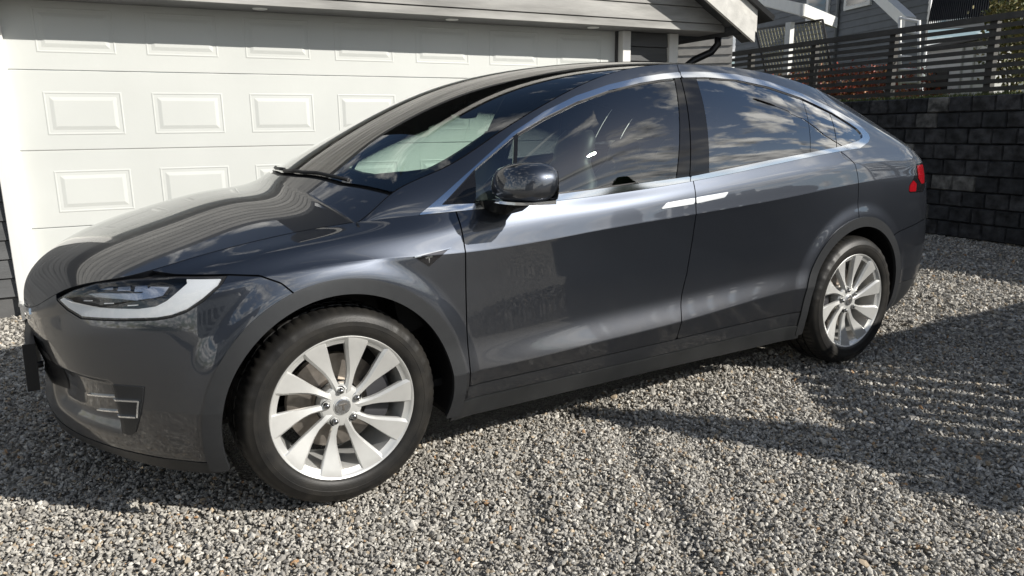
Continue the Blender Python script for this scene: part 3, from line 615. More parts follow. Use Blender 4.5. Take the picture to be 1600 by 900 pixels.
# ------------------------------------------------------------------ off to the right and behind the camera: the things that shade and are mirrored
PLN = mat('added_plinth_dark', (.05, .05, .05), rough=.8, var=.2)
PK = mat('picket_stain', (.10, .095, .085), rough=.7, var=.2, bump=.1)
pf = tag(empty('added_picket_fence', (4.30, -2.78, 0)), 'unseen picket fence added to cast the striped shadow on the drive', 'fence')  # real caster unknown; unseen fence placed here to throw the striped shade
pm = []
for hh in (1.53, 1.44):
    b = MB(); b.box((-.0625, -.011, .70), (.0625, .011, hh), bev=.003); me = b.mesh('picket'); me.materials.append(PK); pm.append(me)
for (xa, ya), (xb, yb) in (((4.30, -2.78), (3.34, -4.24)), ((4.32, -2.775), (8.0, -2.93))):
    PIT = .17 if xb < 4.2 else .132
    L_ = math.hypot(xb-xa, yb-ya); ux, uy = (xb-xa)/L_, (yb-ya)/L_; rz = math.atan2(uy, ux); n_ = int(L_/PIT)
    for k in range(n_):
        link('picket', pm[0 if xb < 4.2 else 1], None, pf, (xa-4.30+ux*PIT*(k+.4), ya+2.78+uy*PIT*(k+.4), 0), rz)
    b = MB(); b.loft([[(x-4.30-uy*o, y+2.78+ux*o, h) for o, h in ((-.05, -.05), (.012, -.05), (.012, .74), (-.05, .74))] for x, y in ((xa, ya), (xb, yb))], smooth=False); b.build('plinth', PLN, pf)  # solid base added to keep lit gaps out of the door reflections
    for h0 in (.80, 1.36):
        b = MB(); b.loft([[(x-4.30-uy*o, y+2.78+ux*o, h0+dz) for o, dz in ((.0115, 0), (.05, 0), (.05, .09), (.0115, .09))] for x, y in ((xa, ya), (xb, yb))], smooth=False); b.build('rail', PK, pf)
    for k in range(3):
        x, y = xa+(xb-xa)*(k+.15)/2.6, ya+(yb-ya)*(k+.15)/2.6; b = MB(); b.box((x-4.30-uy*.10-.04, y+2.78+ux*.10-.04, 0), (x-4.30-uy*.10+.04, y+2.78+ux*.10+.04, 1.45)); b.build('post', PK, pf)
# unseen conifer, added to throw the long pointed shadow over the gravel
con = tag(empty('added_conifer', (3.14, -3.24, 0)), 'unseen narrow conifer added to cast the pointed shadow on the drive', 'tree')
rs = random.Random(11); V = []; F = []
for i in range(12000):
    z = 1.75*(1-rs.random()**1.5*.96); rmax = .235*min(1, (1.79-z)/1.25)**.95+.008; a = rs.uniform(0, 6.283); r_ = rmax*rs.uniform(.35, 1.0)**.5
    p = Vector((r_*math.cos(a), r_*math.sin(a), max(z, .12))); d_ = Vector((math.cos(a)*.5+rs.gauss(0, .3), math.sin(a)*.5+rs.gauss(0, .3), 1)).normalized()*.09; w_2 = d_.orthogonal().normalized()*.030
    k = len(V); V += [tuple(p-w_2), tuple(p+w_2), tuple(p+d_)]; F.append((k, k+1, k+2))
me = bpy.data.meshes.new('crown'); me.from_pydata(V, [], F); me.update(); link('crown', me, mat('conifer_green', (.035, .06, .022), rough=.7, var=.3), con)
b = MB(); b.tube([(0, 0, 0), (.01, 0, .9), (0, 0, 1.7)], [.05, .035, .008], 8); b.build('trunk', mat('conifer_bark', (.06, .045, .03), rough=.9), con)
# neighbour's white house across the drive (mirrored in the bumper and doors)
oh = tag(empty('white_house', (-9, -15, 0)), 'white boarded house with a row of windows across the drive', 'house')
OH = lambda s, o, z: (s, -o, z)
WB_ = mat('white_boards', (.66, .66, .64), rough=.6, var=.05)
board_wall('wall', (5.5, 0, 0), (-5.5, 0, 0), .5, 4.2, WB_, oh, .16, .02)
b = MB(); b.box((-5.5, -6, 0), (5.5, -.06, .5)); b.build('plinth', CONC, oh)
b = MB(); b.box((-5.5, -6, .5), (5.5, -.06, 4.2)); b.build('core', WB_, oh)
b = MB(); b.loft([[(x, y, z) for y, z in ((.5, 4.15), (.5, 4.3), (-3, 6.6), (-6.5, 4.3), (-6.5, 4.15), (-3, 6.35))] for x in (-6, 6)], smooth=False); b.build('roof', TILE, oh)
for k in range(6):
    x0 = -4.9+1.7*k; b = MB(); b.box((x0, .0, 1.4), (x0+1.1, .06, 2.8)); wf = b.build('window', HWHITE, oh)
    b = MB(); b.box((x0+.08, .061, 1.48), (x0+1.02, .066, 2.72)); b.build('pane', LB, wf)
    b = MB(); b.box((x0+.52, .067, 1.48), (x0+.58, .075, 2.72)); b.box((x0+.08, .0672, 2.08), (x0+.5195, .075, 2.12)); b.box((x0+.5805, .0672, 2.08), (x0+1.02, .075, 2.12)); b.build('glazing_bar', HWHITE, wf)
b = shrub('dark_hedge', (6, -13.5, 0), (7, .8, .9), 9000, [(.03, .05, .015), (.05, .07, .02)], 'long dark green hedge across the drive', .09, 'hedge')
b = shrub('dark_hedge', (-24, -10, 0), (2, 8, 1.1), 6000, [(.03, .05, .015), (.05, .07, .02)], 'tall dark green hedge at the far end of the drive', .10, 'hedge')
lamp = tag(empty('street_lamp', (13.5, -5.3, 0)), 'street lamp with a curved arm and flat black head', 'street lamp')
LPM = mat('lamp_post_black', (.015, .015, .016), rough=.4)
b = MB(); b.tube([(0, 0, 0), (0, 0, 5.3), (-.08, .15, 5.9), (-.4, .8, 6.5), (-.7, 1.25, 6.85), (-1.5, 1.5, 7.85)], [.07, .06, .055, .05, .045, .04], 10); b.build('pole', LPM, lamp)
b = MB(); b.loft([[(-1.45-.55*t, 1.5+.12*t+o*w, 7.8+.25*t+dz) for o, dz in ((-1, -.03), (1, -.03), (1, .07), (-1, .07))] for t, w in ((0, .07), (.3, .16), (1, .16), (1.15, .09))], smooth=False); b.build('lamp_head', LPM, lamp)
# ------------------------------------------------------------------ panels cut out of the car's skins
SK = {}
_p, _u, _ = lower_skin(); SK['low'] = Skin(_p, _u); SK['low_coarse'] = Skin(_p[::3, ::4].copy(), _u[::3, ::4].copy())
_p, _u = side_glass_skin(); SK['side'] = Skin(_p, _u)
_p, _u = top_skin(); SK['top'] = Skin(_p, _u)
def fine_skin(name, src, lo, hi, n):
    """a finer copy of one patch of a skin, for narrow trim"""
    k = SK[src]; U = k.U[k.F]; c = U.mean(1); F = k.F[(c[:, 0] > lo[0]) & (c[:, 0] < hi[0]) & (c[:, 1] > lo[1]) & (c[:, 1] < hi[1])]
    g = np.linspace(0, 1, n+1); a, b_ = np.meshgrid(g, g, indexing='ij'); w = np.stack([(1-a)*(1-b_), a*(1-b_), a*b_, (1-a)*b_], -1).reshape(-1, 4)
    out = []
    for A in (k.V, k.N, k.U): out.append(np.einsum('wk,fkd->fwd', w, A[F]).reshape(-1, A.shape[1]))
    m = (n+1)**2; gf = grid_faces(n+1, n+1)[:, ::-1]; FF = (gf[None]+(np.arange(len(F))*m)[:, None, None]).reshape(-1, 4)
    key = np.round(out[0]*2e5).astype(np.int64); _, first, invx = np.unique(key, axis=0, return_index=True, return_inverse=True); invx = invx.ravel()
    class K: pass
    q = K(); q.V = out[0][first]; q.N = out[1][first]; q.N = q.N/np.linalg.norm(q.N, axis=1, keepdims=True); q.U = out[2][first]; FF = invx[FF]
    a_, b2, c2 = q.V[FF[0, 0]], q.V[FF[0, 1]], q.V[FF[0, 2]]
    if np.dot(np.cross(b2-a_, c2-a_), q.N[FF[0, 0]]) < 0: FF = FF[:, ::-1]
    q.F = FF; SK[name] = q; return q
def sdpoly(U, poly):
    x = U[:, 0]; y = U[:, 1]; d = np.full(len(U), 1e9); ins = np.zeros(len(U), bool); n = len(poly)
    for i in range(n):
        (x0, y0), (x1, y1) = poly[i], poly[(i+1) % n]
        ex, ey = x1-x0, y1-y0; L = ex*ex+ey*ey
        if L < 1e-12: continue
        t = np.clip(((x-x0)*ex+(y-y0)*ey)/L, 0, 1)
        d = np.minimum(d, np.hypot(x-x0-t*ex, y-y0-t*ey))
        c = ((y0 > y) != (y1 > y)); 
        with np.errstate(divide='ignore', invalid='ignore'):
            c &= x < ex*(y-y0)/(y1-y0 if y1 != y0 else 1e-12)+x0
        ins ^= c
    return np.where(ins, d, -d)
def clip_skin(sk, fv):
    V, N, F = sk.V, sk.N, sk.F
    pos = fv > 0; cnt = pos[F].sum(1)
    faces = [list(f) for f in F[cnt == 4]]
    nv = []; nn = []; cache = {}; base = len(V)
    def cut(a, b):
        k = (a, b) if a < b else (b, a)
        if k not in cache:
            t = fv[a]/(fv[a]-fv[b]); t = min(max(t, .0), 1.)
            nv.append(V[a]+(V[b]-V[a])*t); n = N[a]+(N[b]-N[a])*t; nn.append(n/np.linalg.norm(n)); cache[k] = base+len(nv)-1
        return cache[k]
    for f in F[(cnt > 0) & (cnt < 4)]:
        out = []
        for i in range(4):
            a, b = int(f[i]), int(f[(i+1) % 4])
            if pos[a]: out.append(a)
            if pos[a] != pos[b]: out.append(cut(a, b))
        if len(out) > 2: faces.append(out)
    AV = np.r_[V, np.array(nv).reshape(-1, 3)]; AN = np.r_[N, np.array(nn).reshape(-1, 3)]
    used = np.unique(np.concatenate([np.array(f) for f in faces])) if faces else np.zeros(0, int)
    m = -np.ones(len(AV), int); m[used] = np.arange(len(used))
    return AV[used], AN[used], [[int(m[i]) for i in f] for f in faces]
def mesh_from(name, parts, off, thick):
    """parts: list of (V,N,F) already on their side; builds surface + rim with fixed normals"""
    vs = []; fs = []; ln = []
    for V, N, F in parts:
        b = len(vs); S = V+N*off
        vs += S.tolist(); edges = {}
        for f in F:
            g = []
            for i in f:                      # drop collapsed corners
                if not g or np.abs(S[i]-S[g[-1]]).max() > 1e-7: g.append(i)
            if len(g) > 1 and np.abs(S[g[0]]-S[g[-1]]).max() < 1e-7: g.pop()
            if len(g) < 3: continue
            fs.append([b+i for i in g]); ln += [tuple(N[i]) for i in g]
            for i in range(len(g)):
                a, c = g[i], g[(i+1) % len(g)]; k = (a, c) if a < c else (c, a); edges.setdefault(k, []).append((a, c))
        if thick:
            for k, e in edges.items():
                if len(e) != 1: continue
                a, c = e[0]
                if abs(S[a][1]) < 1e-4 and abs(S[c][1]) < 1e-4: continue
                q = len(vs); p0, p1 = S[a], S[c]; p2, p3 = p1-N[c]*thick, p0-N[a]*thick
                n = np.cross(p3-p0, p1-p0); l = np.linalg.norm(n)
                if l < 1e-12: continue
                n = n/l; vs += [p0.tolist(), p3.tolist(), p2.tolist(), p1.tolist()]; fs.append([q, q+1, q+2, q+3]); ln += [tuple(n)]*4
    me = bpy.data.meshes.new(name); me.from_pydata(vs, [], fs); me.polygons.foreach_set('use_smooth', [True]*len(me.polygons)); me.update()
    if len(me.loops) == len(ln): me.normals_split_custom_set(ln)
    return me
def mirrored(p):
    V, N, F = p; k = np.array([1, -1, 1.]); return V*k, N*k, [f[::-1] for f in F]
def panel(name, skin, fv, m, parent, sides='B', off=0., thick=.012, labels=None):
    """sides: B = a left and a right object, L = left only, C = one object across the centre line"""
    sk = SK[skin]; p = clip_skin(sk, fv); out = []
    if not p[2]: print('EMPTY PANEL', name); return [None, None]
    if sides == 'C': sets = [[p, mirrored(p)]]
    elif sides == 'L': sets = [[mirrored(p)]]
    else: sets = [[mirrored(p)], [p]]
    for i, st in enumerate(sets):
        o = link(name, mesh_from(name, st, off, thick), m, parent[i] if isinstance(parent, (list, tuple)) else parent); out.append(o)
    return out
# ------------------------------------------------------------------ the car
PAINT = mat('car_paint', (.044, .050, .063), rough=.38, metal=.88, coat=1., coat_r=.014, var=.10, vscale=900)
SATIN = mat('satin_trim', (.043, .045, .048), rough=.38, metal=.5, var=.05, vscale=30, bump=.05, bscale=700)
SILL = mat('sill_plastic', (.020, .021, .022), rough=.36, var=.25, vscale=5, bump=.04, bscale=500)
SILLP = mat('sill_paint', (.035, .037, .041), rough=.3, metal=.5, coat=.8)
BLACK = mat('black_plastic', (.012, .012, .013), rough=.5)
GLOSSBLK = mat('gloss_black', (.008, .008, .009), rough=.06)
CHROME = mat('bright_chrome', (.80, .82, .85), rough=.09, metal=1.)
GLASS_W = glass_mat('windscreen_glass', (.70, .84, .76))
GLASS_F = glass_mat('front_side_glass', (.80, .90, .86), refl=1.7)
GLASS_R = glass_mat('privacy_glass', (.20, .215, .22), refl=2.3)
LENS = glass_mat('lamp_lens', (.97, .98, .99), refl=.40)
DARKCHROME = mat('dark_chrome', (.10, .10, .11), rough=.12, metal=1.)
HANDLE = mat('brushed_handle', (.78, .79, .80), rough=.28, metal=1.)
RUBBER = mat('tyre_rubber', (.007, .007, .0072), col2=(.024, .022, .019), rough=.48, spec=.4, var=.5, vscale=11, bump=.08, bscale=180)
ALLOY = mat('silver_alloy', (.64, .64, .62), rough=.34, metal=.5, coat=.3, coat_r=.15, var=.06, vscale=18)
STEEL = mat('brake_steel', (.32, .29, .26), rough=.38, metal=.9, var=.2, vscale=30)
CALIPER = mat('caliper_grey', (.05, .05, .055), rough=.45, metal=.3)
LEATHER = mat('seat_leather', (.016, .016, .018), rough=.5, bump=.06, bscale=90)
CABIN = mat('cabin_trim', (.014, .014, .015), rough=.7)
LAMPDARK = mat('lamp_housing', (.02, .024, .032), rough=.25, coat=.5)
DRL = mat('lamp_white_guide', (.93, .94, .94), rough=.4, coat=.3)
LAMPCHROME = mat('lamp_reflector', (.45, .48, .55), rough=.15, metal=1.)
RED = mat('tail_lamp_red', (.22, .004, .008), rough=.15, coat=.6)
PAINT.node_tree.nodes['Principled BSDF'].inputs['Coat IOR'].default_value = 1.8
def dusty(m):
    t = m.node_tree; bs = t.nodes['Principled BSDF']; co = t.nodes.new('ShaderNodeTexCoord'); sx = t.nodes.new('ShaderNodeSeparateXYZ'); t.links.new(co.outputs['Object'], sx.inputs[0])
    hz = t.nodes.new('ShaderNodeMapRange'); hz.inputs[1].default_value = .72; hz.inputs[2].default_value = .24; hz.inputs[3].default_value = .0; hz.inputs[4].default_value = .50; t.links.new(sx.outputs['Z'], hz.inputs[0])
    n1 = t.nodes.new('ShaderNodeTexNoise'); n1.inputs['Scale'].default_value = 7; n1.inputs['Detail'].default_value = 10; n1.inputs['Roughness'].default_value = .7; t.links.new(co.outputs['Object'], n1.inputs['Vector'])
    mu = t.nodes.new('ShaderNodeMath'); mu.operation = 'MULTIPLY'; t.links.new(hz.outputs[0], mu.inputs[0]); t.links.new(n1.outputs['Fac'], mu.inputs[1])
    old = bs.inputs['Base Color'].links[0].from_socket; mi = t.nodes.new('ShaderNodeMix'); mi.data_type = 'RGBA'; t.links.new(mu.outputs[0], mi.inputs[0]); t.links.new(old, mi.inputs[6]); mi.inputs[7].default_value = (.17, .155, .135, 1); t.links.new(mi.outputs[2], bs.inputs['Base Color'])
    n2 = t.nodes.new('ShaderNodeTexNoise'); n2.inputs['Scale'].default_value = 2.5; n2.inputs['Detail'].default_value = 8; t.links.new(co.outputs['Object'], n2.inputs['Vector'])
    cw = t.nodes.new('ShaderNodeMapRange'); cw.inputs[1].default_value = .35; cw.inputs[2].default_value = .75; cw.inputs[3].default_value = .008; cw.inputs[4].default_value = .055; t.links.new(n2.outputs['Fac'], cw.inputs[0]); ad = t.nodes.new('ShaderNodeMath'); ad.operation = 'MULTIPLY_ADD'; t.links.new(mu.outputs[0], ad.inputs[0]); ad.inputs[1].default_value = .25; t.links.new(cw.outputs[0], ad.inputs[2]); t.links.new(ad.outputs[0], bs.inputs['Coat Roughness'])
    ct = t.nodes.new('ShaderNodeMath'); ct.operation = 'MULTIPLY_ADD'; t.links.new(mu.outputs[0], ct.inputs[0]); ct.inputs[1].default_value = -1.2; ct.inputs[2].default_value = 1.; t.links.new(ct.outputs[0], bs.inputs['Coat Weight'])
dusty(PAINT)
PLATEW = mat('plate_white', (.75, .75, .73), rough=.4)
car = tag(empty('parked_car'), 'dark grey metallic five-door car with silver alloy wheels parked on the gravel', 'car')
LU, LV = SK['low'].U, SK['low'].V; SU, SV = SK['side'].U, SK['side'].V; TU, TV = SK['top'].U, SK['top'].V
G = .0028
rF = np.hypot(LV[:, 0], LV[:, 2]-WZ); rR = np.hypot(LV[:, 0]-WB, LV[:, 2]-WZ)
arch = np.minimum(rF, rR)-.452
FS = fine_skin('front_fine', 'low', (-1.47, .33), (-.30, .93), 3); BS = fine_skin('badge_fine', 'low', (.24, .80), (.50, .94), 4); NS_ = fine_skin('nose_fine', 'low', (-2, .60), (-1.2, .76), 4)
PF = lambda poly: sdpoly(FS.U, poly)
PB = lambda poly: sdpoly(BS.U, poly)
mn = lambda *a: np.minimum.reduce(a)
def P(poly): return sdpoly(LU, poly)
def PS(poly): return sdpoly(SU, poly)
HEAD = [(-1.061, .787), (-.954, .829), (-.846, .859), (-.69, .879), (-.51, .889), (-.352, .886), (-.387, .854), (-.439, .814), (-.492, .782), (-.545, .764), (-.598, .755), (-.754, .745), (-.911, .738), (-.988, .757)]
BF = [(-.348, .888), (-.256, .879), (-.193, .85), (-.15, .805), (-.13, .70)]
FDF = [(.495, 1.3), (.495, .878), (.497, .645), (.496, .36)]
FDR = [(1.708, 1.3), (1.706, 1.095), (1.693, .984), (1.685, .821), (1.669, .668), (1.632, .52), (1.619, .446), (1.605, .364)]
RDR = [(2.80, 1.30), (2.828, 1.20), (2.88, 1.165), (2.922, 1.13), (2.934, 1.07), (2.933, .963), (2.927, .846), (2.925, .3)]
LOWL = [(.496, .355), (1.02, .359), (1.605, .364), (2.411, .373), (2.7, .376)]
FOG = [(-.792, .528), (-.660, .532), (-.675, .48), (-.70, .425), (-.735, .36), (-.757, .345), (-.800, .345)]
TAIL = [(3.491, .945), (3.497, .984), (3.555, 1.018), (3.60, 1.06), (3.635, 1.10), (3.80, 1.105), (4.3, 1.09), (4.3, .99), (3.85, .985), (3.72, .935)]
# -- painted panels of the lower body
fv_bump = mn(P([(-3, .1), (-.20, .1), (-.2, .6), (-.13, .70)]+BF[::-1][1:]+[(-.51, .891), (-.69, .881), (-.846, .861), (-.954, .831), (-1.061, .789), (-1.2, .76), (-3, .60), (-3, .55)][0:5]+[(-1.061, .789), (-1.2, 1.2), (-3, 1.2)])-G, arch, -P(HEAD)-.002, LU[:, 1]-.272)
bumper = panel('front_bumper', 'low', fv_bump, PAINT, car, 'C')[0]
panel('bumper_lip', 'low', mn(.269-LU[:, 1], -.16-LU[:, 0], arch), SILL, bumper, 'C', off=.002, thick=.03)
fv_f = mn(P([(-.13, .5), (-.13, .70)]+BF[::-1][1:]+[(-.51, .8915), (-.60, .90), (-.60, 1.2), (.495, 1.3)]+FDF[1:]+[(.496, .30), (-.1, .30)])-G, arch, -P(HEAD)-.002)
fender = panel('front_fender', 'low', fv_f, PAINT, car)
fd = panel('front_door', 'low', mn(P(FDF+LOWL[:3]+FDR[::-1])-G, arch), PAINT, car, thick=.016)
rd = panel('rear_door', 'low', mn(P(FDR+[(2.0, .369), (2.411, .373), (2.6, .376), (2.925, .376)]+RDR[::-1])-G, arch), PAINT, car, thick=.016)
RB = [(3.0, .68), (3.309, .713), (3.70, .762), (4.2, .79), (5.5, .80)]
quarter = panel('rear_quarter_panel', 'low', mn(P(RDR[::-1]+[(2.80, 1.6), (6, 1.6), (6, .80)]+RB[::-1])-G, arch, -P(TAIL)-.002), PAINT, car, 'C')[0]
rbump = panel('rear_bumper', 'low', mn(P(RB+[(6, .80), (6, .1), (2.98, .1)])-G, arch, LU[:, 1]-.40), PAINT, car, 'C')[0]
panel('bumper_lower_trim', 'low', mn(.397-LU[:, 1], LU[:, 0]-3.0, arch), SILL, rbump, 'C', off=.001, thick=.03)
# -- sill and rocker
sillp = panel('side_sill', 'low', mn(P([(.44, .296), (.44, .35)]+[(x, z-.001) for x, z in LOWL]+[(2.7, .296)])-G*.7, arch), SILLP, car, thick=.02)
panel('rocker_trim', 'low', mn(P([(.36, .1), (.36, .291), (2.6, .294), (2.6, .1)]), arch), SILL, car, off=.004, thick=.05)
# -- wheel arch trims
for r_, x0 in ((rF, 0), (rR, WB)):
    panel('wheel_arch_trim', 'low', mn(r_-.424, .478-r_, LU[:, 1]-.232), SATIN, car, off=.006, thick=.016)
# -- shell behind the gaps, and wheel housings
KC = SK['low_coarse']
panel('body_shell', 'low_coarse', mn(np.minimum(np.hypot(KC.V[:, 0], KC.V[:, 2]-WZ), np.hypot(KC.V[:, 0]-WB, KC.V[:, 2]-WZ))-.47, KC.U[:, 1]-.25, -sdpoly(KC.U, HEAD)-.005), CABIN, car, 'C', off=-.022, thick=0)
for cx in (0, WB):
    for sg in (-1, 1):
        b = MB(); rings = []
        for y in (.985, .955, .60, .56):
            rr = .447 if y > .57 else .05
            ring_ = []
            for a in range(-16, 198, 5):
                hx, hz = cx+rr*math.cos(R(a)), max(WZ+rr*math.sin(R(a)), .245)
                j_ = np.argmin((LV[:, 0]-hx)**2+(LV[:, 2]-hz)**2+(LV[:, 1] < .5)*9); yb = LV[j_, 1]
                ring_.append((hx, sg*min(y, yb-(.008 if y > .98 else .03)), hz))
            rings.append(ring_)
        b.loft(rings, closed=False); b.build('wheel_housing', BLACK, car)
b = MB(); b.box((.46, -.90, .20), (2.50, .90, .235)); b.box((-.66, -.50, .225), (.455, .50, .25)); b.box((2.505, -.56, .20), (3.85, .56, .25)); b.build('underbody', BLACK, car)
# -- bonnet, screen, roof, tailgate
xr = np.interp(TU[:, 1], [0, .2, .55, .77, .83], [.07, .088, .166, .262, .29])
hood = panel('bonnet', 'top', mn(xr-TU[:, 0], (.9935-TU[:, 2])*.8), PAINT, car, 'C', thick=.02)[0]
panel('cowl_strip', 'top', mn(TU[:, 0]-xr-.003, xr+.03-TU[:, 0], .999-TU[:, 2]), BLACK, car, 'C', off=-.012, thick=0)
XT, XG, XS = 1.76, 2.98, 3.80
ws = panel('windscreen', 'top', mn(TU[:, 0]-xr-.02, XT-TU[:, 0], .992-TU[:, 2]), GLASS_W, car, 'C', thick=0)[0]
wsm = mn(TU[:, 0]-xr-.02, XT+.02-TU[:, 0])
panel('screen_border', 'top', mn(wsm, np.maximum.reduce([TU[:, 2]-.938, xr+.10-TU[:, 0], TU[:, 0]-1.38])), GLOSSBLK, ws, 'C', off=-.004, thick=0)
panel('roof_panel', 'top', mn(TU[:, 0]-XT-.004, XG-TU[:, 0]), PAINT, car, 'C')
panel('roof_lining', 'top', mn(TU[:, 0]-1.42, XG+.1-TU[:, 0]), CABIN, car, 'C', off=-.035, thick=0)
panel('rear_window', 'top', mn(TU[:, 0]-XG-.004, XS-TU[:, 0], .955-TU[:, 2]), GLASS_R, car, 'C')
panel('tailgate_frame', 'top', mn(TU[:, 0]-XG-.004, np.maximum(TU[:, 2]-.96, TU[:, 0]-XS-.004)), PAINT, car, 'C')
# -- side windows: bright surround, glass, pillars
OUT = [(.350, 1.020), (.361, 1.033), (.487, 1.111), (.619, 1.192), (.825, 1.322), (.995, 1.407), (1.167, 1.474), (1.345, 1.523), (1.538, 1.561), (1.68, 1.580), (1.805, 1.592), (1.962, 1.597), (2.19, 1.591), (2.424, 1.561), (2.663, 1.506), (2.908, 1.426), (3.06, 1.366), (3.13, 1.325), (3.172, 1.285), (3.165, 1.262), (3.131, 1.242), (3.0, 1.205), (3.0, .9), (.35, .9)]
INN = [(.445, 1.060), (.617, 1.183), (.837, 1.317), (.984, 1.383), (1.154, 1.447), (1.333, 1.498), (1.524, 1.535), (1.65, 1.552), (1.771, 1.564), (1.943, 1.571), (2.167, 1.564), (2.396, 1.534), (2.634, 1.482), (2.877, 1.402), (3.0, 1.348), (3.06, 1.318), (3.093, 1.286), (3.085, 1.268), (3.022, 1.250), (2.817, 1.223), (2.5, 1.195), (2.227, 1.171), (1.716, 1.118), (1.3, 1.094), (.995, 1.078), (.623, 1.060)]
fo, fi = PS(OUT), PS(INN)
def vline(a, b):                      # signed distance to the right of the line a-b (a above b)
    (x0, z0), (x1, z1) = a, b; dx, dz = x1-x0, z1-z0; l = math.hypot(dx, dz)
    return ((SU[:, 0]-x0)*(-dz)+(SU[:, 1]-z0)*dx)/l
v_sail = vline((.640, 1.25), (.575, 1.05)); v_q = vline((.845, 1.34), (.715, 1.05)); v_f = vline((1.743, 1.554), (1.608, 1.122)); v_b = vline((1.786, 1.564), (1.688, 1.124))
v_b2 = vline((1.887, 1.557), (1.812, 1.137)); v_r = vline((2.653, 1.489), (2.564, 1.198)); v_r2 = vline((2.867, 1.447), (2.804, 1.222))
v_roof = vline((1.83, 1.7), (1.79, 1.58)); v_d = vline((2.90, 1.50), (2.885, 1.41))
panel('roof_side_frame', 'side', mn(-fo-.001, -v_roof-G*.7), PAINT, car, thick=.02)
panel('rear_door_upper', 'side', mn(-fo-.001, v_roof-G*.7, -v_d-G*.7), PAINT, rd, thick=.02)
panel('rear_roof_pillar', 'side', mn(-fo-.001, v_d-G*.7), PAINT, car, thick=.02)
ring = mn(fo, -fi)
panel('window_surround', 'side', mn(ring, -v_b+.0), CHROME, fd, off=.0035, thick=.01)
panel('window_surround', 'side', mn(ring, v_b-.005), CHROME, rd, off=.0035, thick=.01)
panel('mirror_sail', 'side', mn(fi, -v_sail), GLOSSBLK, fd, off=-.002, thick=.004)
panel('quarter_light', 'side', mn(fi, v_sail-.001, -v_q-.004), GLASS_F, fd, off=-.004, thick=0)
panel('window_divider', 'side', mn(fi, v_q+.005, .010-v_q), GLOSSBLK, fd, off=.001, thick=.012)
panel('front_window', 'side', mn(fi, v_q-.009, -v_f), GLASS_F, fd, off=-.004, thick=0)
panel('window_seal', 'side', mn(fi, .007-fi, v_q-.009, -v_f), BLACK, fd, off=-.001, thick=.012)
panel('window_seal', 'side', mn(fi, .007-fi, v_b2, -v_r), BLACK, rd, off=-.001, thick=.012)
panel('b_pillar_cover', 'side', mn(fi, v_f-.001, -v_b-.003), GLOSSBLK, fd, off=-.001, thick=.012)
panel('b_pillar_cover', 'side', mn(fi, v_b-.003, -v_b2-.001), GLOSSBLK, rd, off=-.001, thick=.012)
panel('rear_window_glass', 'side', mn(fi, v_b2-.002, -v_r-.002), GLASS_R, rd, off=-.003, thick=0)
panel('rear_window_glass', 'side', mn(fi, v_r-.002, -v_r2-.003), GLASS_R, rd, off=-.003, thick=0)
panel('rear_quarter_window', 'side', mn(fi, v_r2-.003), GLASS_R, car, off=-.003, thick=0)
panel('pillar_lining', 'side', np.maximum(-fi-.006, mn(v_f+.01, .03-v_b2)), CABIN, car, off=-.03, thick=0)
# -- lamps
hl = panel('headlight', 'front_fine', PF(HEAD)-.001, LAMPDARK, car, off=-.034, thick=0)
WIN = [(-.470, .93), (-.480, .868), (-.522, .842), (-.560, .815), (-.60, .797), (-.665, .787), (-.838, .780), (-.966, .785), (-1.02, .80), (-1.2, .9)]
panel('light_guide', 'front_fine', mn(PF(HEAD)-.008, -PF(WIN)), DRL, hl, off=-.003, thick=.012)
panel('projector_band', 'front_fine', mn(PF(HEAD)-.02, PF([(-.90, .822), (-.86, .812), (-.66, .815), (-.58, .835), (-.55, .862), (-.62, .862), (-.66, .838), (-.84, .828)])), LAMPCHROME, hl, off=-.018, thick=.01)
for x0 in (-.82, -.74, -.665):
    panel('reflector', 'front_fine', PF([(x0-.03, .842), (x0+.03, .845), (x0+.026, .868), (x0-.026, .865)]), LAMPCHROME, hl, off=-.024, thick=.006)
for x0 in (-.90, -.80, -.70):
    panel('reflector', 'front_fine', PF([(x0-.02, .793), (x0+.022, .797), (x0+.022, .800), (x0-.02, .796)]), DRL, hl, off=-.016, thick=.004)
panel('lamp_seal', 'front_fine', mn(PF(HEAD), .006-PF(HEAD)), BLACK, hl, off=-.003, thick=.03)
panel('lens', 'front_fine', PF(HEAD)-.004, LENS, hl, off=.0005, thick=0)
tl = panel('tail_light', 'low', P(TAIL), GLOSSBLK, car, off=-.002, thick=.01)
panel('red_lens', 'low', mn(P(TAIL)-.004, P([(3.48, .93), (3.48, .985), (3.555, 1.012), (3.60, .99), (3.585, .93)])), RED, tl, off=.001, thick=.006)
panel('red_lens', 'low', mn(P(TAIL)-.006, P([(3.63, 1.02), (3.66, 1.2), (3.80, 1.2), (3.745, .985), (3.68, .985)])), RED, tl, off=.001, thick=.006)
# -- front bumper furniture
panel('fog_pod', 'front_fine', PF(FOG), SATIN, bumper, 'B', off=.004, thick=.03)
for pts in ([(-1.0, .447), (-.795, .472)], [(-.95, .395), (-.805, .413)], [(-.800, .474), (-.684, .482)], [(-.800, .414), (-.712, .422)], [(-.684, .484), (-.705, .421)]):
    (x0, z0), (x1, z1) = pts
    if abs(x1-x0) > .05: q = [(x0, z0-.0028), (x1, z1-.0028), (x1, z1+.0028), (x0, z0+.0028)]
    else: q = [(x0-.004, z0), (x1-.004, z1), (x1+.003, z1), (x0+.003, z0)]
    panel('bright_strip', 'front_fine', PF(q), CHROME, bumper, 'B', off=.010 if x0 > -.81 else .006, thick=.012)
A0 = LU[:, 0].min()
panel('centre_intake', 'low', mn(.36-(LU[:, 0]-A0), P([(-3, .40), (-1.16, .42), (-1.14, .50), (-1.22, .565), (-3, .60)])), BLACK, bumper, 'C', off=.002, thick=0)
NU = NS_.U
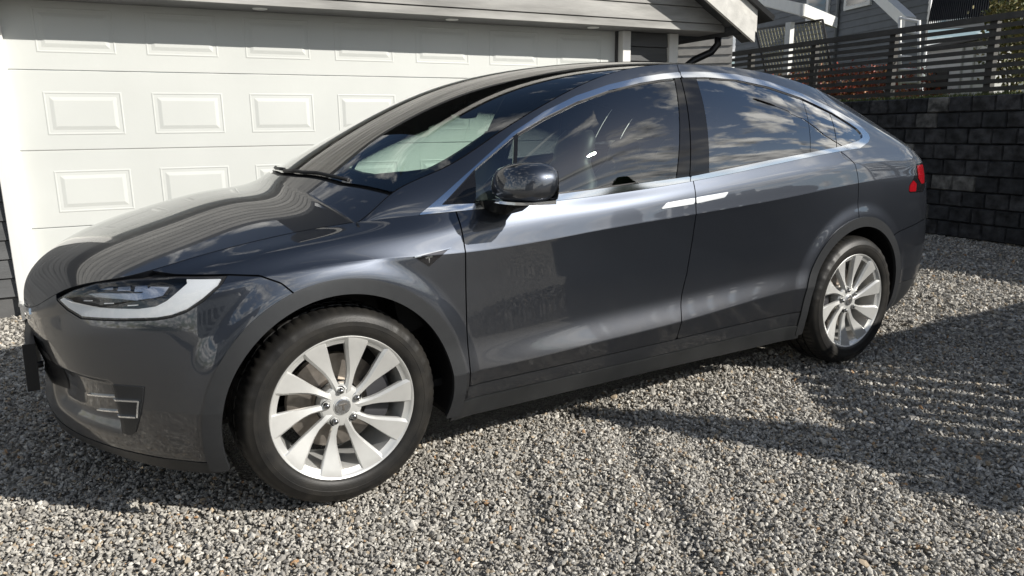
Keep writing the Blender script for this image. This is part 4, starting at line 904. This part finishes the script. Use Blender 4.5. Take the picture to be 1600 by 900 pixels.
panel('nose_strip', 'nose_fine', mn(.17-(NU[:, 0]-A0), NU[:, 1]-(.662+.10*(NU[:, 0]-A0)), .6865+.105*(NU[:, 0]-A0)-NU[:, 1]), CHROME, bumper, 'C', off=.004, thick=.006)
b = MB(); b.box((-.962, -.034, .690), (-.950, .034, .700)); b.box((-.960, -.009, .630), (-.948, .009, .690)); b.build('emblem', CHROME, bumper)
b = MB(); rings = []
for y in [-.235, -.2255]+list(np.linspace(-.22, .22, 11))+[.2255, .235]:
    x = -.962+.16*y*y
    rings.append([(x-(.012 if abs(y) > .225 else 0), y, .405), (x+.028, y, .405), (x+.034, y, .585), (x+.004-(.012 if abs(y) > .225 else 0), y, .585)])
b.loft(rings, smooth=False); pb = b.build('plate_holder', BLACK, car)
b = MB(); rings = []
for y in np.linspace(-.215, .215, 13):
    x = -.967+.16*y*y
    rings.append([(x, y, .425), (x+.003, y, .425), (x+.006, y, .535), (x+.003, y, .535)])
b.loft(rings, smooth=False); b.build('number_plate', PLATEW, pb)
for sg in (-1, 1):
    b = MB(); b.tube([(-.935, sg*.22, .50), (-.905, sg*.22, .50)], .012, 10); b.build('plate_stay', BLACK, bumper)
# -- handles, badge
panel('door_handle', 'low', P([(1.478, .984), (1.519, 1.009), (1.688, 1.021), (1.685, .994)]), HANDLE, fd, off=.004, thick=.01)
panel('door_handle', 'low', P([(1.698, 1.022), (1.911, 1.036), (1.882, 1.012), (1.695, .995)]), HANDLE, rd, off=.004, thick=.01)
bd = panel('side_badge', 'badge_fine', PB([(.291, .889), (.43, .906), (.42, .899), (.38, .873), (.346, .849)]), DARKCHROME, car, off=.003, thick=.01)
panel('badge_edge', 'badge_fine', PB([(.287, .890), (.44, .909), (.437, .9055), (.292, .8865)]), CHROME, bd, off=.006, thick=.006)
panel('emblem', 'badge_fine', np.maximum(PB([(.330, .885), (.360, .888), (.359, .882), (.330, .879)]), PB([(.3425, .884), (.3475, .884), (.346, .862), (.344, .862)])), CHROME, bd, off=.0055, thick=.002)
# -- door mirrors
for sg, dr in ((-1, fd[0]), (1, fd[1])):
    mh = MB(); rings = []
    prof = [(-.955, .028, .030, .665), (-.975, .052, .045, .672), (-1.0, .072, .058, .682), (-1.04, .088, .067, .694), (-1.085, .094, .069, .704), (-1.125, .090, .066, .712), (-1.155, .078, .057, .719), (-1.175, .058, .042, .724), (-1.186, .03, .022, .728)]
    prof = [(y*1.0-(.012 if y < -1.0 else 0), a*1.13, h*1.13, xc) for y, a, h, xc in prof]
    for y, a, h, xc in prof:
        ring_ = []
        for k in range(28):
            t = 2*math.pi*k/28; c, s_ = math.cos(t), math.sin(t); e = .62 if s_ > 0 else .72
            px = xc+a*math.copysign(abs(c)**.75, c)*(1 if c < 0 else .72); pz = 1.134+h*math.copysign(abs(s_)**e, s_)*(1.10 if s_ > 0 else .82)
            ring_.append((px+.012*(pz-1.134)/.07, sg*-y, pz))
        rings.append(ring_)
    mh.loft(rings); m_o = mh.build('wing_mirror', PAINT, car)
    b = MB(); rg = []
    for y, a, h, xc in prof[1:-1]:
        rg.append([(xc-a*.93, -sg*y, 1.079), (xc-a*.93, -sg*y, 1.069), (xc+a*.62, -sg*y, 1.067), (xc+a*.62, -sg*y, 1.081)])
    b.loft(rg, smooth=False); b.build('chrome_line', CHROME, m_o)
    b = MB(); b.loft([[(.575, sg*.915, 1.072), (.745, sg*.925, 1.076), (.745, sg*.935, 1.035), (.62, sg*.935, 1.030)], [(.60, sg*1.02, 1.078), (.735, sg*1.02, 1.078), (.73, sg*1.01, 1.030), (.655, sg*1.005, 1.018)], [(.63, sg*1.07, 1.078), (.735, sg*1.07, 1.078), (.73, sg*1.055, 1.052), (.67, sg*1.055, 1.046)]], smooth=False)
    b.build('mirror_foot', GLOSSBLK, m_o)
    b = MB(); b.loft([[(xc+a*.70, -sg*y, 1.134+h*.92*math.sin(2*math.pi*k/16)) if 0 else (xc+a*.735+.004*math.cos(2*math.pi*k/16), -sg*y, 1.134+h*.8*math.sin(2*math.pi*k/16)) for k in range(16)] for y, a, h, xc in prof[2:-1]]); b.build('mirror_glass', GLOSSBLK, m_o)
# -- wheels
def tyre_mesh():
    prof = [(.262, -.012), (.270, .003), (.277, .009), (.290, .013), (.305, .0145), (.306, .0155), (.322, .0145), (.323, .0135), (.338, .008), (.348, .0), (.356, -.010), (.3625, -.022), (.3655, -.034), (.3672, -.052), (.3672, -.066), (.360, -.067), (.360, -.075), (.368, -.076), (.368, -.118), (.360, -.119), (.360, -.127), (.368, -.128), (.368, -.172), (.360, -.173), (.360, -.181), (.367, -.182), (.366, -.212), (.358, -.232), (.338, -.252), (.30, -.262), (.262, -.245)]
    n = 216; vs = []; fs = []; m = len(prof)
    for i in range(n):
        a = 2*math.pi*i/n; g = i % 3 == 0; g2 = i % 6 == 3
        for j, (r, d) in enumerate(prof):
            rr = r
            if g and 10 <= j <= 14: rr = r-.0035*(.4 if j == 10 else 1)
            if j in (8, 9) and (i//2) % 3 == 0 and (i//36) % 2 == 0: d = d+.003
            if j in (4, 5) and i % 2: d = d-.0007
            if g2 and 26 <= j <= 28: rr = r-.0035
            if (i % 6 == 2) and j in (17, 18, 21, 22): rr = r-.005
            vs.append((rr*math.cos(a), -d, rr*math.sin(a)))
    for i in range(n):
        for j in range(m-1): fs.append((i*m+j, i*m+j+1, ((i+1) % n)*m+j+1, ((i+1) % n)*m+j))
    b = MB(); b.add(vs, fs, True); me = b.mesh('tyre'); me.materials.append(RUBBER); me.set_sharp_from_angle(angle=R(32)); return me
TYRE = tyre_mesh()
def spoke_mesh():
    b = MB(); rings = []
    for r, w, d, sw, rg in ((.040, .017, -.034, -9, .1), (.060, .0150, -.030, -8.5, .15), (.085, .0125, -.030, -7.5, .3), (.115, .0135, -.031, -6, .45), (.145, .0185, -.028, -4.2, .55), (.175, .0265, -.0225, -2.6, .62), (.205, .0345, -.0155, -1.3, .68), (.232, .0415, -.009, -.4, .72), (.253, .0455, -.004, 0, .74), (.264, .0465, -.003, .2, .74)):
        a = R(sw); ca, sa = math.cos(a), math.sin(a); ring_ = []
        for u, dd in ((-w, d-.016), (-w, d-.005), (-w*.9, d-.001), (rg*w, d+.0035), (w*.97, d-.006), (w, d-.020), (0, d-.034)):
            ring_.append((r*ca-u*sa, -dd, r*sa+u*ca))
        rings.append(ring_)
    b.loft(rings, smooth=True); me = b.mesh('spoke'); 
    bm = bmesh.new(); bm.from_mesh(me); bmesh.ops.recalc_face_normals(bm, faces=bm.faces); bm.to_mesh(me); bm.free()
    me.materials.append(ALLOY); me.set_sharp_from_angle(angle=R(24)); return me
SPOKE = spoke_mesh()
def lathe_mesh(name, prof, n, m, sharp=30):
    b = MB(); b.lathe(prof, n); me = b.mesh(name)
    bm = bmesh.new(); bm.from_mesh(me); bmesh.ops.remove_doubles(bm, verts=bm.verts, dist=1e-6); bmesh.ops.recalc_face_normals(bm, faces=bm.faces); bm.to_mesh(me); bm.free()
    me.materials.append(m); me.set_sharp_from_angle(angle=R(sharp)); return me
RIM = lathe_mesh('wheel', [(.262, -.020), (.2685, -.004), (.2690, .0), (.2665, .002), (.262, .0), (.2575, -.005), (.2545, -.010), (.2385, -.017), (.2365, -.05), (.232, -.10), (.225, -.19), (.232, -.215), (.262, -.22)], 96, ALLOY, 40)
HUBM = lathe_mesh('hub', [(0, -.026), (.033, -.026), (.036, -.029), (.060, -.030), (.074, -.034), (.080, -.042), (.080, -.09), (0, -.09)], 48, ALLOY)
CAPM = lathe_mesh('hub_cap', [(0, -.020), (.026, -.020), (.0295, -.023), (.030, -.030)], 40, mat('hub_cap_silver', (.50, .50, .50), rough=.25, metal=.9))
LUG = lathe_mesh('lug_nut', [(0, -.012), (.005, -.0125), (.0095, -.016), (.0115, -.022), (.0115, -.034), (.014, -.034)], 12, mat('nut_steel', (.25, .25, .25), rough=.25, metal=1.), 40)
LUGW = lathe_mesh('lug_recess', [(.0122, -.0345), (.0172, -.0292), (.0185, -.0305)], 20, BLACK)
DISC = lathe_mesh('brake_disc', [(.085, -.085), (.088, -.108), (.178, -.110), (.178, -.140), (.09, -.14)], 72, STEEL)
TLOGO = MB(); TLOGO.box((-.014, .0185, .006), (.014, .0205, .011)); TLOGO.box((-.003, .0185, -.014), (.003, .0205, .006)); TLOGO = TLOGO.mesh('cap_emblem'); TLOGO.materials.append(STEEL)
def caliper_mesh():
    b = MB(); rings = []
    for a in range(-32, 33, 8):
        c, s_ = math.cos(R(a)), math.sin(R(a)); k = 1 if abs(a) < 28 else .8
        rings.append([(c*.112, .075, s_*.112), (c*.200*k+(.02 if k < 1 else 0), .070, s_*.200), (c*.205, .16, s_*.205), (c*.112, .155, s_*.112)])
    b.loft(rings, smooth=False); me = b.mesh('brake_caliper'); bm = bmesh.new(); bm.from_mesh(me); bmesh.ops.recalc_face_normals(bm, faces=bm.faces); bm.to_mesh(me); bm.free(); me.materials.append(CALIPER); return me
CALM = caliper_mesh()
def wheel(x, y, left, phase, cal_a):
    w = link('wheel', RIM, None, car, (x, y, WZ), 0 if left else math.pi)
    link('tyre', TYRE, None, w); link('hub', HUBM, None, w); link('hub_cap', CAPM, None, w); link('brake_disc', DISC, None, w)
    e = link('cap_emblem', TLOGO, None, w); e.location = (0, 0, 0); e.rotation_euler = (0, R(-phase), 0)
    c = link('brake_caliper', CALM, None, w); c.rotation_euler = (0, -R(cal_a), 0)
    for k in range(10):
        s_ = link('spoke', SPOKE, None, w); s_.rotation_euler = (0, -R(phase+36*k), 0)
    for k in range(5):
        a = R(phase+18+72*k)
        for nm, me in (('lug_nut', LUG), ('lug_recess', LUGW)):
            s_ = link(nm, me, None, w); s_.location = (.060*math.cos(a), 0, .060*math.sin(a))
    return w
wheel(0, -.957, True, 4, 0); wheel(WB, -.972, True, 12, 180); wheel(0, .957, False, 20, 180); wheel(WB, .972, False, 0, 0)
# -- cabin
b = MB(); b.loft([[(x, y, z) for x, z in ((.22, .95), (.26, 1.03), (.45, 1.065), (.70, 1.05), (.86, .985), (.88, .90), (.80, .70), (.30, .55))] for y in (-.80, -.7, 0, .7, .80)], smooth=False); b.build('dashboard', CABIN, car)
b = MB(); b.box((.25, -.84, .33), (3.6, .84, .36)); b.build('cabin_floor', CABIN, car)
b = MB(); b.loft([[(.80, -.40+.11*math.cos(a), 1.0+.11*math.sin(a)) for a in np.linspace(0, 6.283, 13)[:-1]], [(.86, -.40+.13*math.cos(a), 1.0+.10*math.sin(a)) for a in np.linspace(0, 6.283, 13)[:-1]]]); b.build('instrument_hood', CABIN, car)
b = MB(); pts = []
for k in range(25):
    a = 2*math.pi*k/24; pts.append((.97+.08*math.sin(a)*.9, -.40+.185*math.cos(a), .97+.17*math.sin(a)))
b.tube(pts, .016, 8, cap=False); b.box((.95, -.47, .93), (.99, -.33, 1.0)); b.box((.955, -.57, .96), (.98, -.23, .985)); b.build('steering_wheel', LEATHER, car)
b = MB(); b.box((.90, -.12, .80), (.925, .12, 1.12)); b.build('centre_screen', GLOSSBLK, car)
def seat(x, y, sc=1.):
    b = MB(); rings = []
    for t, w, dpt in ((0, .235, .10), (.12, .25, .11), (.3, .255, .10), (.5, .245, .085), (.68, .215, .07), (.76, .15, .055), (.80, .125, .05), (.86, .135, .055), (.93, .125, .05), (.975, .09, .035)):
        zc = .52+.83*t*sc; xc = x+.30*t*sc+.02*math.sin(t*3.1)
        rings.append([(xc+dpt*math.copysign(abs(math.cos(a))**.7, math.cos(a)), y+w*math.copysign(abs(math.sin(a))**.6, math.sin(a)), zc) for a in np.linspace(0, 2*math.pi, 21)[:-1]])
    b.loft(rings)
    rings = []
    for t, w, z0, z1 in ((0, .22, .44, .56), (.06, .25, .42, .58), (.3, .255, .42, .57), (.5, .25, .42, .60), (.56, .22, .45, .57)):
        rings.append([(x+.10-t, y+w*math.copysign(abs(math.cos(a))**.5, math.cos(a)), (z0+z1)/2+(z1-z0)/2*math.copysign(abs(math.sin(a))**.5, math.sin(a))) for a in np.linspace(0, 2*math.pi, 17)[:-1]])
    b.loft(rings); b.build('seat', LEATHER, car)
seat(1.16, -.40); seat(1.16, .40); seat(2.25, -.48, .92); seat(2.25, .0, .92); seat(2.25, .48, .92)
b = MB(); b.loft([[(1.03+.02*math.cos(a)*s_, y, 1.43+.035*math.sin(a)*s_) for a in np.linspace(0, 6.283, 13)[:-1]] for y, s_ in ((-.125, .5), (-.11, 1), (0, 1.08), (.11, 1), (.125, .5))]); b.tube([(1.03, 0, 1.45), (1.08, 0, 1.575)], .012); b.build('rear_view_mirror', GLOSSBLK, car)
for y0, x0 in ((-.55, .10), (.02, .03)):                    # wipers lying along the foot of the screen
    pts = [(x0+.115+.0*k, y0+.11*k, 0) for k in range(6)]
    pp = []
    for px_, py_, _ in pts:
        j = np.argmin((TU[:, 0]-(np.interp(abs(py_), [0, .2, .55, .77], [.07, .088, .166, .262])+.035))**2+(TU[:, 1]-abs(py_))**2); v = TV[j]+SK['top'].N[j]*.002; pp.append((v[0], math.copysign(v[1], py_) if py_ else v[1], v[2]))
    b = MB(); b.tube(pp, .007, 6); b.build('wiper', BLACK, car)
